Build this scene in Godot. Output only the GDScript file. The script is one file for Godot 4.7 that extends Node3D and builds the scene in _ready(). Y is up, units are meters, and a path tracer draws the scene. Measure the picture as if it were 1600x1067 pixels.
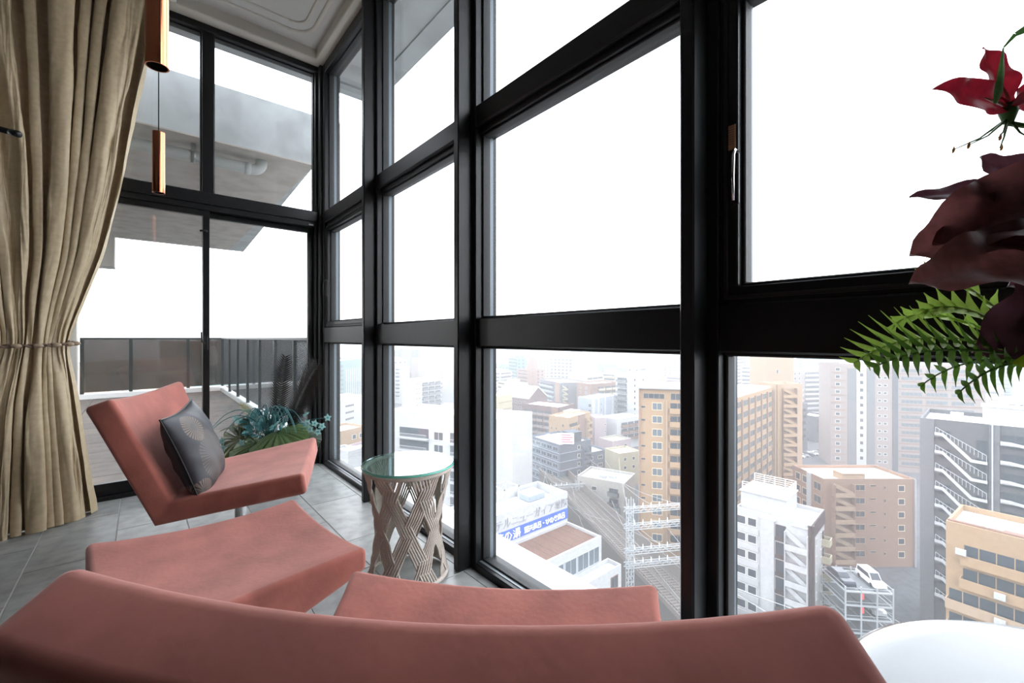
extends Node3D
# Lounge corner of a high-rise room: black window walls, pink lounge chairs, city below.

var M := {}          # materials by name
var cache := {}      # shared meshes
var taken := {}      # names in use at top level
var rng := RandomNumberGenerator.new()
const GY := -49.0    # street level

# ---------------------------------------------------------------- naming
func numbered(n: String) -> String:
	if not taken.has(n):
		taken[n] = 0
		return n
	taken[n] += 1
	return "%s_%03d" % [n, taken[n]]

func tag(o: Node, label: String, category: String, group := "") -> Node:
	o.set_meta("label", label)
	o.set_meta("category", category)
	if group != "":
		o.set_meta("group", group)
	return o

func thing(called: String, label: String, category: String, at := Vector3.ZERO, turn := 0.0, group := "") -> Node3D:
	var o := Node3D.new()
	o.name = numbered(called)
	add_child(o)
	o.position = at
	o.rotation.y = turn
	tag(o, label, category, group)
	return o

func struct_root(called: String, at := Vector3.ZERO) -> Node3D:
	var o := Node3D.new()
	o.name = numbered(called)
	add_child(o)
	o.position = at
	o.set_meta("kind", "structure")
	return o

func put(parent: Node, called: String, mesh: Mesh, mat: Material = null, at := Vector3.ZERO) -> MeshInstance3D:
	var o := MeshInstance3D.new()
	o.name = called
	o.mesh = mesh
	if mat:
		o.material_override = mat
	o.position = at
	parent.add_child(o, true)
	return o

func struct_mesh(called: String, mesh: Mesh, mat: Material) -> MeshInstance3D:
	var o := put(self, numbered(called), mesh, mat)
	o.set_meta("kind", "structure")
	return o

# ---------------------------------------------------------------- shapes
func S(smooth := false) -> SurfaceTool:
	var st := SurfaceTool.new()
	st.begin(Mesh.PRIMITIVE_TRIANGLES)
	st.set_smooth_group(0 if smooth else -1)
	return st

func done(st: SurfaceTool) -> ArrayMesh:
	st.generate_normals()
	return st.commit()

func tri(st: SurfaceTool, a: Vector3, b: Vector3, c: Vector3) -> void:
	st.add_vertex(a)
	st.add_vertex(b)
	st.add_vertex(c)

func quad(st: SurfaceTool, a: Vector3, b: Vector3, c: Vector3, d: Vector3) -> void:
	tri(st, a, b, c)
	tri(st, a, c, d)

func bx(st: SurfaceTool, lo: Vector3, hi: Vector3, xf := Transform3D()) -> void:
	var p := []
	for i in 8:
		p.append(xf * Vector3(hi.x if i & 1 else lo.x, hi.y if i & 2 else lo.y, hi.z if i & 4 else lo.z))
	quad(st, p[4], p[6], p[7], p[5])
	quad(st, p[1], p[3], p[2], p[0])
	quad(st, p[5], p[7], p[3], p[1])
	quad(st, p[0], p[2], p[6], p[4])
	quad(st, p[6], p[2], p[3], p[7])
	quad(st, p[0], p[4], p[5], p[1])

# box with chamfered edges
func cb(st: SurfaceTool, lo: Vector3, hi: Vector3, r := 0.004) -> void:
	var c := (lo + hi) / 2
	var h := (hi - lo) / 2
	r = minf(r, minf(h.x, minf(h.y, h.z)) * 0.8)
	for ax in 3:
		var u := (ax + 1) % 3
		var v := (ax + 2) % 3
		for s in [-1.0, 1.0]:
			var q := []
			for k in [[-1, -1], [1, -1], [1, 1], [-1, 1]]:
				var p := Vector3.ZERO
				p[ax] = s * h[ax]
				p[u] = k[0] * (h[u] - r)
				p[v] = k[1] * (h[v] - r)
				q.append(c + p)
			if s > 0:
				quad(st, q[3], q[2], q[1], q[0])
			else:
				quad(st, q[0], q[1], q[2], q[3])
		for su in [-1.0, 1.0]:
			for sv in [-1.0, 1.0]:
				var e := []
				for k in [[-1, 0], [1, 0], [1, 1], [-1, 1]]:
					var p := Vector3.ZERO
					p[ax] = k[0] * (h[ax] - r)
					p[u] = su * (h[u] - (r if k[1] else 0.0))
					p[v] = sv * (h[v] - (0.0 if k[1] else r))
					e.append(c + p)
				if su * sv > 0:
					quad(st, e[0], e[1], e[2], e[3])
				else:
					quad(st, e[3], e[2], e[1], e[0])
	for sx in [-1.0, 1.0]:
		for sy in [-1.0, 1.0]:
			for sz in [-1.0, 1.0]:
				var a := c + Vector3(sx * h.x, sy * (h.y - r), sz * (h.z - r))
				var b := c + Vector3(sx * (h.x - r), sy * h.y, sz * (h.z - r))
				var d := c + Vector3(sx * (h.x - r), sy * (h.y - r), sz * h.z)
				if sx * sy * sz > 0:
					tri(st, a, d, b)
				else:
					tri(st, a, b, d)

func cbm(lo: Vector3, hi: Vector3, r := 0.004) -> ArrayMesh:
	var st := S()
	cb(st, lo, hi, r)
	return done(st)

func bxm(lo: Vector3, hi: Vector3) -> ArrayMesh:
	var key := "b%s%s" % [lo, hi]
	if not cache.has(key):
		var st := S()
		bx(st, lo, hi)
		cache[key] = done(st)
	return cache[key]

# straight bar with a square section between two points
func bar(st: SurfaceTool, a: Vector3, b: Vector3, w: float, h := 0.0) -> void:
	if h == 0.0:
		h = w
	var d := b - a
	var z := d.normalized()
	var up := Vector3.UP if absf(z.y) < 0.95 else Vector3.RIGHT
	var x := up.cross(z).normalized()
	var y := z.cross(x)
	bx(st, Vector3(-w / 2, -h / 2, 0), Vector3(w / 2, h / 2, d.length()), Transform3D(Basis(x, y, z), a))

func tube(st: SurfaceTool, pts: Array, radii, sides := 8, cap := true) -> void:
	var rings := []
	var x := Vector3.ZERO
	for i in pts.size():
		var t: Vector3 = (pts[mini(i + 1, pts.size() - 1)] - pts[maxi(i - 1, 0)]).normalized()
		if x == Vector3.ZERO:
			x = (Vector3.UP if absf(t.y) < 0.9 else Vector3.RIGHT).cross(t).normalized()
		x = (x - t * x.dot(t)).normalized()
		var y := t.cross(x)
		var r: float = radii[i] if radii is Array else radii
		var ring := []
		for k in sides:
			var a := TAU * k / sides
			ring.append(pts[i] + (x * cos(a) + y * sin(a)) * r)
		rings.append(ring)
	for i in rings.size() - 1:
		for k in sides:
			var k2 := (k + 1) % sides
			quad(st, rings[i][k], rings[i + 1][k], rings[i + 1][k2], rings[i][k2])
	if cap:
		for k in sides:
			var k2 := (k + 1) % sides
			tri(st, pts[0], rings[0][k], rings[0][k2])
			tri(st, pts[-1], rings[-1][k2], rings[-1][k])

func tubem(pts: Array, radii, sides := 8) -> ArrayMesh:
	var st := S(true)
	tube(st, pts, radii, sides)
	return done(st)

# turn a profile of (radius, height) points round the y axis; sharp corners where a point repeats
func lathe(st: SurfaceTool, prof: Array, segs := 40, at := Vector3.ZERO) -> void:
	var turn := 0.0   # which way the profile runs round decides the winding
	for i in prof.size():
		turn += (prof[i] as Vector2).cross(prof[(i + 1) % prof.size()])
	for i in prof.size() - 1:
		var p: Vector2 = prof[i]
		var q: Vector2 = prof[i + 1]
		if p.is_equal_approx(q):
			continue
		for k in segs:
			var a := TAU * k / segs
			var b := TAU * (k + 1) / segs
			var pa := at + Vector3(p.x * cos(a), p.y, p.x * sin(a))
			var pb := at + Vector3(p.x * cos(b), p.y, p.x * sin(b))
			var qa := at + Vector3(q.x * cos(a), q.y, q.x * sin(a))
			var qb := at + Vector3(q.x * cos(b), q.y, q.x * sin(b))
			if p.x > 0.00001:
				if turn > 0:
					tri(st, pa, pb, qb if q.x > 0.00001 else qa)
				else:
					tri(st, pa, qb if q.x > 0.00001 else qa, pb)
			if q.x > 0.00001:
				if turn > 0:
					tri(st, pa, qb, qa)
				else:
					tri(st, pa, qa, qb)

func lathem(prof: Array, segs := 40, smooth := true) -> ArrayMesh:
	var st := S(smooth)
	lathe(st, prof, segs)
	return done(st)

# polygon in x, y drawn out along z
func prism(st: SurfaceTool, poly: PackedVector2Array, z0: float, z1: float, xf := Transform3D()) -> void:
	var idx := Geometry2D.triangulate_polygon(poly)
	var area := 0.0
	for i in poly.size():
		area += poly[i].cross(poly[(i + 1) % poly.size()])
	for i in range(0, idx.size(), 3):
		var a := poly[idx[i]]
		var b := poly[idx[i + 1]]
		var c := poly[idx[i + 2]]
		if (b - a).cross(c - a) > 0:
			var t := b
			b = c
			c = t
		tri(st, xf * Vector3(a.x, a.y, z1), xf * Vector3(b.x, b.y, z1), xf * Vector3(c.x, c.y, z1))
		tri(st, xf * Vector3(a.x, a.y, z0), xf * Vector3(c.x, c.y, z0), xf * Vector3(b.x, b.y, z0))
	for i in poly.size():
		var a := poly[i]
		var b := poly[(i + 1) % poly.size()]
		var q := [xf * Vector3(a.x, a.y, z0), xf * Vector3(b.x, b.y, z0), xf * Vector3(b.x, b.y, z1), xf * Vector3(a.x, a.y, z1)]
		if area > 0:
			quad(st, q[3], q[2], q[1], q[0])
		else:
			quad(st, q[0], q[1], q[2], q[3])

# ---------------------------------------------------------------- materials
func noise_tex(size: int, freq: float, ramp: Array, octaves := 4, sd := 1, kind := FastNoiseLite.TYPE_SIMPLEX_SMOOTH, bump := 0.0) -> NoiseTexture2D:
	var n := FastNoiseLite.new()
	n.noise_type = kind
	n.seed = sd
	n.frequency = freq
	n.fractal_octaves = octaves
	var t := NoiseTexture2D.new()
	t.width = size
	t.height = size
	t.seamless = true
	t.noise = n
	if bump > 0.0:
		t.as_normal_map = true
		t.bump_strength = bump
	elif ramp.size():
		var g := Gradient.new()
		g.offsets = PackedFloat32Array()
		g.colors = PackedColorArray()
		var of := PackedFloat32Array()
		var co := PackedColorArray()
		for i in ramp.size():
			of.append(float(i) / (ramp.size() - 1))
			co.append(ramp[i])
		g.offsets = of
		g.colors = co
		t.color_ramp = g
	return t

func mat(n: String, c: Color, rough := 0.7, metal := 0.0) -> StandardMaterial3D:
	var m := StandardMaterial3D.new()
	m.resource_name = n
	m.albedo_color = c
	m.roughness = rough
	m.metallic = metal
	M[n] = m
	return m

func c8(r: int, g: int, b: int) -> Color:
	return Color8(r, g, b)

func textured(m: StandardMaterial3D, t: Texture2D, scale: float, world := true) -> StandardMaterial3D:
	m.albedo_texture = t
	m.uv1_triplanar = true
	m.uv1_world_triplanar = world
	m.uv1_scale = Vector3.ONE * scale
	return m

func materials() -> void:
	mat("frame", c8(13, 13, 14), 0.35).metallic_specular = 0.4
	mat("frame_dark", c8(12, 12, 13), 0.5)
	mat("gasket", c8(14, 15, 16), 0.6)
	mat("ledge", c8(120, 126, 128), 0.35, 0.4)
	var g := mat("glass", Color(0.95, 1.0, 0.98, 0.04), 0.02)
	g.transparency = BaseMaterial3D.TRANSPARENCY_ALPHA
	g.metallic_specular = 0.4
	var tg := mat("tinted_glass", Color(0.21, 0.135, 0.08, 0.8), 0.05)
	var tb := mat("tinted_blue", Color(0.15, 0.185, 0.22, 0.82), 0.05)
	tb.transparency = BaseMaterial3D.TRANSPARENCY_ALPHA
	tg.transparency = BaseMaterial3D.TRANSPARENCY_ALPHA
	var st := noise_tex(512, 0.012, [c8(176, 176, 174), c8(205, 205, 202), c8(226, 226, 223)], 5, 3)
	for i in 3:
		var t := mat("tile_%d" % i, [c8(186, 188, 187), c8(194, 195, 194), c8(180, 182, 181)][i], 0.42)
		textured(t, st, 1.3)
		t.uv1_offset = Vector3(i * 0.37, i * 0.21, i * 0.53)
	mat("grout", c8(206, 204, 198), 0.9)
	for i in 2:
		textured(mat("terrace_tile_%d" % i, [c8(150, 136, 128), c8(138, 126, 120)][i], 0.75), st, 0.7)
	var ct := noise_tex(512, 0.01, [c8(205, 203, 200), c8(232, 231, 229), c8(248, 248, 246)], 6, 9)
	textured(mat("concrete", c8(168, 172, 174), 0.85), ct, 0.35)
	textured(mat("soffit", c8(166, 158, 151), 0.85), ct, 0.5)
	mat("ceiling", c8(206, 201, 190), 0.9)
	mat("ceiling_panel", c8(200, 198, 193), 0.9)
	mat("plaster", c8(74, 66, 60), 0.9)
	mat("white_paint", c8(236, 236, 234), 0.6)
	mat("pipe", c8(150, 152, 150), 0.6)
	mat("galvanised", c8(120, 122, 120), 0.45, 0.7)
	# velvet: nap brushed in different directions leaves lighter and darker patches
	var vt := noise_tex(512, 0.006, [c8(205, 200, 200), c8(232, 230, 230), c8(255, 255, 255)], 4, 21)
	var v := textured(mat("velvet", c8(184, 109, 95), 0.9), vt, 1.4, false)
	v.rim_enabled = true
	v.rim = 1.0
	v.rim_tint = 0.45
	v.normal_enabled = true
	v.normal_texture = noise_tex(256, 0.12, [], 3, 5, FastNoiseLite.TYPE_SIMPLEX_SMOOTH, 1.5)
	v.normal_scale = 0.15
	var cf := noise_tex(512, 0.02, [c8(222, 219, 214), c8(240, 238, 234), c8(255, 255, 255)], 4, 33)
	var cu := textured(mat("curtain", c8(198, 180, 148), 0.5), cf, 2.0, false)
	cu.rim_enabled = true
	cu.rim = 0.25
	cu.cull_mode = BaseMaterial3D.CULL_DISABLED
	mat("cord_dark", c8(112, 92, 76), 0.8)
	mat("bead", c8(156, 136, 112), 0.45)
	mat("copper", c8(220, 138, 100), 0.14, 1.0)
	mat("black_metal", c8(18, 18, 19), 0.4, 0.3).cull_mode = BaseMaterial3D.CULL_DISABLED
	var im := Image.create(32, 80, false, Image.FORMAT_RGB8)
	im.fill(c8(176, 138, 104))
	im.fill_rect(Rect2i(3, 4, 26, 9), c8(120, 76, 40))
	for k in 8:
		im.fill_rect(Rect2i(4, 18 + k * 7, 16 + (k * 5) % 9, 2), c8(110, 84, 66))
	var sk := mat("sticker", Color.WHITE, 0.6)
	sk.albedo_texture = ImageTexture.create_from_image(im)
	sk.uv1_triplanar = true
	sk.uv1_scale = Vector3(33.3, 12.5, 33.3)
	mat("chrome", c8(205, 206, 208), 0.12, 1.0)
	textured(mat("rope", c8(214, 203, 192), 0.9), noise_tex(256, 0.08, [c8(200, 198, 196), c8(255, 255, 255)], 3, 8), 6.0, false)
	var tt := mat("table_glass", Color(0.86, 0.98, 0.95, 0.03), 0.02)
	tt.refraction_enabled = true
	tt.refraction_scale = 0.05
	tt.transparency = BaseMaterial3D.TRANSPARENCY_ALPHA
	var wg := mat("white_gloss", c8(112, 118, 120), 0.12)
	wg.clearcoat_enabled = true
	wg.clearcoat = 0.4
	wg.clearcoat_roughness = 0.03
	mat("planter", c8(30, 27, 27), 0.5)
	mat("soil", c8(52, 40, 32), 1.0)
	var leaf_noise := noise_tex(256, 0.03, [c8(190, 195, 185), c8(255, 255, 255)], 4, 12)
	for e in [["leaf_green", c8(118, 148, 92)], ["leaf_dark", c8(52, 70, 48)], ["leaf_olive", c8(86, 92, 40)], ["teal", c8(128, 196, 204)], ["teal_dark", c8(66, 134, 142)], ["pale_teal", c8(178, 226, 228)], ["feather", c8(36, 38, 40)], ["fern", c8(182, 216, 96)], ["fern_dark", c8(116, 160, 66)], ["cream_leaf", c8(214, 208, 176)], ["plum", c8(84, 48, 58)], ["plum_brown", c8(122, 72, 72)], ["lily_red", c8(164, 34, 52)], ["lily_rim", c8(196, 130, 110)], ["lime", c8(176, 196, 44)], ["stem_green", c8(92, 138, 74)], ["anther", c8(150, 92, 40)]]:
		var lm := textured(mat(e[0], e[1], 0.5), leaf_noise, 7.0, false)
		lm.backlight_enabled = e[0] != "feather"
		lm.backlight = Color(0.8, 0.8, 0.8)
		lm.cull_mode = BaseMaterial3D.CULL_DISABLED
	mat("glass_edge", c8(112, 206, 184), 0.12)
	mat("reveal", c8(96, 106, 114), 0.4, 0.3)
	mat("vase", c8(226, 226, 222), 0.15)
	# the city
	var wallt := noise_tex(512, 0.02, [c8(234, 233, 232), c8(246, 246, 245), c8(255, 255, 255)], 5, 17)
	for e in [["w_white", c8(164, 164, 165)], ["w_offwhite", c8(160, 157, 151)], ["w_cream", c8(158, 151, 128)], ["w_tan", c8(150, 128, 106)], ["w_brown", c8(130, 104, 87)], ["w_orange", c8(146, 120, 92)], ["w_pink", c8(128, 116, 111)], ["w_rose", c8(152, 137, 141)], ["w_grey", c8(92, 93, 96)], ["w_bluegrey", c8(84, 92, 102)], ["w_slate", c8(58, 62, 70)], ["w_brick", c8(84, 60, 57)], ["w_terra", c8(114, 86, 73)], ["w_teal", c8(88, 119, 116)], ["w_blue", c8(135, 144, 155)], ["w_dark", c8(60, 50, 50)], ["w_paledark", c8(74, 75, 78)]]:
		textured(mat(e[0], e[1], 0.8), wallt, 0.12)
	textured(mat("roof_light", c8(200, 200, 200), 0.85), wallt, 0.2)
	textured(mat("roof_grey", c8(168, 170, 168), 0.9), wallt, 0.2)
	textured(mat("roof_tan", c8(240, 228, 212), 0.9), wallt, 0.2)
	textured(mat("roof_green", c8(150, 196, 120), 0.9), wallt, 0.2)
	textured(mat("roof_rust", c8(134, 108, 97), 0.8), noise_tex(256, 0.03, [c8(150, 120, 108), c8(215, 200, 190), c8(255, 250, 245)], 5, 40), 0.3)
	mat("city_glass", c8(56, 63, 70), 0.2).metallic_specular = 0.3
	mat("city_glass_light", c8(78, 88, 94), 0.25)
	mat("city_frame", c8(184, 182, 178), 0.6)
	mat("city_frame_tan", c8(186, 168, 144), 0.7)
	textured(mat("asphalt", c8(80, 82, 86), 0.95), noise_tex(512, 0.02, [c8(170, 170, 170), c8(225, 225, 225), c8(255, 255, 255)], 5, 55), 0.05)
	textured(mat("ballast", c8(98, 92, 87), 0.95), noise_tex(256, 0.1, [c8(150, 148, 146), c8(255, 255, 255)], 3, 56), 0.5)
	mat("rail", c8(130, 120, 114), 0.4, 0.6)
	mat("track_fence", c8(104, 96, 90), 0.8)
	mat("steel_grey", c8(168, 172, 174), 0.5, 0.3)
	mat("steel_dark", c8(96, 100, 104), 0.6, 0.2)
	mat("car_white", c8(236, 236, 236), 0.2)
	mat("car_navy", c8(30, 38, 52), 0.2)
	mat("car_silver", c8(190, 194, 198), 0.25, 0.3)
	mat("tyre", c8(30, 30, 30), 0.9)
	mat("sign_blue", c8(52, 82, 160), 0.6)
	mat("sign_white", c8(240, 240, 240), 0.6)
	mat("sign_grey", c8(134, 136, 141), 0.7)
	mat("sign_red", c8(206, 70, 74), 0.6)
	mat("sign_pink", c8(186, 104, 120), 0.6)
	mat("grass", c8(104, 128, 92), 0.9)
	mat("tarp_blue", c8(128, 156, 186), 0.6)

# ---------------------------------------------------------------- scene
func _ready() -> void:
	rng.seed = 7
	# camera: eye 1.2 m above the floor, level, looking into the corner
	var cam := Camera3D.new()
	cam.name = "camera"
	add_child(cam)
	cam.position = Vector3(0, 1.2, 0)
	cam.rotation_degrees.y = -40.49
	cam.projection = Camera3D.PROJECTION_FRUSTUM
	cam.near = 0.05
	cam.far = 6000.0
	cam.size = 2.0 * cam.near * 533.5 / 677.0
	cam.frustum_offset = Vector2(0, -cam.near * 5.5 / 677.0)
	cam.current = true
	# overcast sky, very bright outside
	var sky := ProceduralSkyMaterial.new()
	sky.sky_top_color = Color(0.93, 0.96, 1.0)
	sky.sky_horizon_color = Color(1.0, 1.0, 1.0)
	sky.ground_horizon_color = Color(0.72, 0.72, 0.72)
	sky.ground_bottom_color = Color(0.6, 0.6, 0.6)
	sky.energy_multiplier = 1.0
	var env := Environment.new()
	env.background_mode = Environment.BG_SKY
	env.sky = Sky.new()
	env.sky.sky_material = sky
	env.background_energy_multiplier = 2.3
	env.tonemap_mode = Environment.TONE_MAPPER_LINEAR
	env.tonemap_exposure = 2.8
	env.sdfgi_enabled = true
	env.ssao_enabled = true
	env.ssil_enabled = true
	env.fog_enabled = FOG > 0.0
	env.fog_density = FOG
	env.fog_light_color = Color(1, 1, 1)
	var we := WorldEnvironment.new()
	we.name = "sky"
	we.environment = env
	add_child(we)
	materials()
	room_shell()
	window_wall()
	back_wall()
	terrace()
	furniture()
	curtain()
	lamps()
	planter()
	flowers()
	city()

const FOG := 0.0010

# ---------------------------------------------------------------- room
const CEIL := 3.80
func room_shell() -> void:
	# floor slab with tiles laid in staggered columns
	var fl := struct_root("floor")
	put(fl, "floor_bed", bxm(Vector3(-5.2, -0.4, -4.6), Vector3(1.47, -0.004, 2.4)), M.grout)
	var x0 := -0.465 - 0.345 * 14
	var cw := 0.345
	var cl := 0.72
	var c := 0
	while x0 + c * cw < 1.31:
		var xa := maxf(x0 + c * cw, -5.0)
		var xb := minf(x0 + (c + 1) * cw, 1.31)
		var zz := -3.295 - 0.72 * 3 + (0.0 if c % 2 == 0 else 0.36)
		while zz < 2.3:
			var za := maxf(zz, -4.37)
			var zb := minf(zz + cl, 2.3)
			if zb - za > 0.02 and xb - xa > 0.02:
				var t := put(fl, "tile", cbm(Vector3(xa + 0.002, -0.012, za + 0.002), Vector3(xb - 0.002, 0.0, zb - 0.002), 0.0015), M["tile_%d" % (rng.randi() % 3)])
				t.name = "tile" if fl.get_child_count() == 2 else "tile_%03d" % (fl.get_child_count() - 2)
			zz += cl
		c += 1
	var w := S()
	bx(w, Vector3(-5.2, -0.4, -4.6), Vector3(-5.0, CEIL + 0.3, 2.4))
	struct_mesh("wall_left", done(w), M.plaster)
	w = S()
	bx(w, Vector3(-5.0, -0.4, 2.2), Vector3(1.47, CEIL + 0.3, 2.4))
	struct_mesh("wall_behind", done(w), M.plaster)
	# ceiling with a raised tray
	var ce := struct_root("ceiling")
	w = S()
	bx(w, Vector3(-5.2, CEIL + 0.09, -4.6), Vector3(1.47, CEIL + 0.3, 2.4))
	put(ce, "tray", done(w), M.ceiling_panel)
	w = S()
	cb(w, Vector3(-5.0, CEIL, -4.6), Vector3(1.47, CEIL + 0.1, -4.26), 0.006)
	cb(w, Vector3(1.235, CEIL, -4.3), Vector3(1.47, CEIL + 0.1, 2.2), 0.006)
	cb(w, Vector3(-5.0, CEIL, -4.3), Vector3(-4.7, CEIL + 0.1, 2.2), 0.006)
	cb(w, Vector3(-5.0, CEIL, 1.9), Vector3(1.47, CEIL + 0.1, 2.2), 0.006)
	put(ce, "border", done(w), M.ceiling)
	for k in 2:
		var off := [0.085, 0.16][k] as float
		var r := [0.18, 0.12][k] as float
		var pts := []
		var xa := -4.65 + off
		var xb := 1.225 - off
		var za := -4.25 + off * 1.5
		var zb := 1.85 - off
		for corner in [[xb - r, za + r, -PI / 2], [xb - r, zb - r, 0.0], [xa + r, zb - r, PI / 2], [xa + r, za + r, PI]]:
			for j in 7:
				var a: float = corner[2] + PI / 2 * j / 6
				pts.append(Vector3(corner[0] + r * cos(a), CEIL + 0.092, corner[1] + r * sin(a)))
		pts.append(pts[0])
		put(ce, "moulding", tubem(pts, 0.018 - 0.004 * k, 10), M.ceiling)

# ---------------------------------------------------------------- window wall (x = 1.31 is its inner face)
const NOSE := [-3.115, -1.88, -0.64, 0.6, 1.84]
func window_wall() -> void:
	var edges := [-4.37]
	edges.append_array(NOSE)
	for i in 4:
		var za: float = edges[i] + (0.10 if i == 0 else 0.0)
		var zb: float = edges[i + 1]
		var wn := struct_root("window_%d" % (i + 1))
		var ja := za + (0.0 if i == 0 else 0.055)
		var jb := zb - 0.055
		if i == 0:
			put(wn, "corner_post", cbm(Vector3(1.31, -0.1, -4.45), Vector3(1.46, CEIL, ja), 0.006), M.frame)
			put(wn, "corner_trim", cbm(Vector3(1.285, 0.0, -4.37), Vector3(1.312, CEIL, -4.32), 0.004), M.frame)
		else:
			put(wn, "jamb", cbm(Vector3(1.31, -0.1, za), Vector3(1.45, CEIL, ja)), M.frame)
		put(wn, "jamb", cbm(Vector3(1.31, -0.1, jb), Vector3(1.45, CEIL, zb)), M.frame)
		put(wn, "mullion", cbm(Vector3(1.225, 0.0, zb - 0.0225), Vector3(1.312, CEIL, zb + 0.0225), 0.005), M.frame)
		put(wn, "sill", cbm(Vector3(1.31, -0.1, ja), Vector3(1.45, 0.036, jb)), M.frame)
		put(wn, "sill_ledge", bxm(Vector3(1.335, 0.036, ja), Vector3(1.36, 0.039, jb)), M.ledge)
		put(wn, "transom", cbm(Vector3(1.31, 1.156, ja), Vector3(1.45, 1.302, jb), 0.006), M.frame)
		put(wn, "transom", cbm(Vector3(1.31, 2.29, ja), Vector3(1.45, 2.40, jb), 0.006), M.frame)
		put(wn, "transom_step", cbm(Vector3(1.335, 2.262, ja), Vector3(1.44, 2.291, jb), 0.003), M.frame)
		put(wn, "head", cbm(Vector3(1.31, 3.71, ja), Vector3(1.45, CEIL, jb), 0.006), M.frame)
		var levels := [[0.036, 1.156], [1.302, 2.262], [2.40, 3.71]]
		for k in 3:
			var ya: float = levels[k][0]
			var yb: float = levels[k][1]
			var ga := ja
			var gb := jb
			if k == 1 and (i == 0 or i == 3):
				var sash := put(wn, "sash", frame_x(1.325, 1.43, ya, yb, ja, jb, 0.05), M.frame)
				put(sash, "sash_bead", frame_x(1.318, 1.33, ya + 0.012, yb - 0.012, ja + 0.012, jb - 0.012, 0.012), M.frame_dark)
				ga += 0.05
				gb -= 0.05
				ya += 0.05
				yb -= 0.05
				var zh := ja + 0.05
				var hn := put(sash, "handle", tubem([Vector3(1.322, 1.745, zh), Vector3(1.30, 1.742, zh), Vector3(1.288, 1.725, zh + 0.002), Vector3(1.286, 1.67, zh + 0.002), Vector3(1.288, 1.594, zh + 0.002)], [0.005, 0.006, 0.0055, 0.0045, 0.004], 8), M.chrome if i == 3 else M.black_metal)
				hn.set_meta("label", "silver lever handle")
				put(sash, "handle_plate", cbm(Vector3(1.314, 1.59, zh - 0.016), Vector3(1.326, 1.74, zh + 0.006), 0.003), M.black_metal)
				if i == 3:
					var sk := put(sash, "sticker", bxm(Vector3(1.3225, 1.755, ja + 0.018), Vector3(1.3252, 1.828, ja + 0.044)), M.sticker)
					sk.set_meta("label", "small printed tan paper sticker")
			put(wn, "outer_reveal", bxm(Vector3(1.386, ya, ga), Vector3(1.422, yb, ga + 0.006)), M.reveal)
			put(wn, "gasket", frame_x(1.352, 1.40, ya, yb, ga, gb, 0.011), M.gasket)
			put(wn, "pane", bxm(Vector3(1.374, ya + 0.004, ga + 0.004), Vector3(1.382, yb - 0.004, gb - 0.004)), M.glass)
	# unseen solid wall in place of a window bay, added to darken chair sides
	struct_mesh("wall_right_added", bxm(Vector3(1.31, -0.4, 0.6), Vector3(1.47, CEIL + 0.3, 2.4)), M.plaster)

func frame_x(x0: float, x1: float, ya: float, yb: float, za: float, zb: float, t: float) -> ArrayMesh:
	var st := S()
	cb(st, Vector3(x0, ya, za), Vector3(x1, ya + t, zb), 0.003)
	cb(st, Vector3(x0, yb - t, za), Vector3(x1, yb, zb), 0.003)
	cb(st, Vector3(x0, ya + t, za), Vector3(x1, yb - t, za + t), 0.003)
	cb(st, Vector3(x0, ya + t, zb - t), Vector3(x1, yb - t, zb), 0.003)
	return done(st)

func frame_z(z0: float, z1: float, ya: float, yb: float, xa: float, xb: float, t: float) -> ArrayMesh:
	var st := S()
	cb(st, Vector3(xa, ya, z0), Vector3(xb, ya + t, z1), 0.003)
	cb(st, Vector3(xa, yb - t, z0), Vector3(xb, yb, z1), 0.003)
	cb(st, Vector3(xa, ya + t, z0), Vector3(xa + t, yb - t, z1), 0.003)
	cb(st, Vector3(xb - t, ya + t, z0), Vector3(xb, yb - t, z1), 0.003)
	return done(st)

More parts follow.
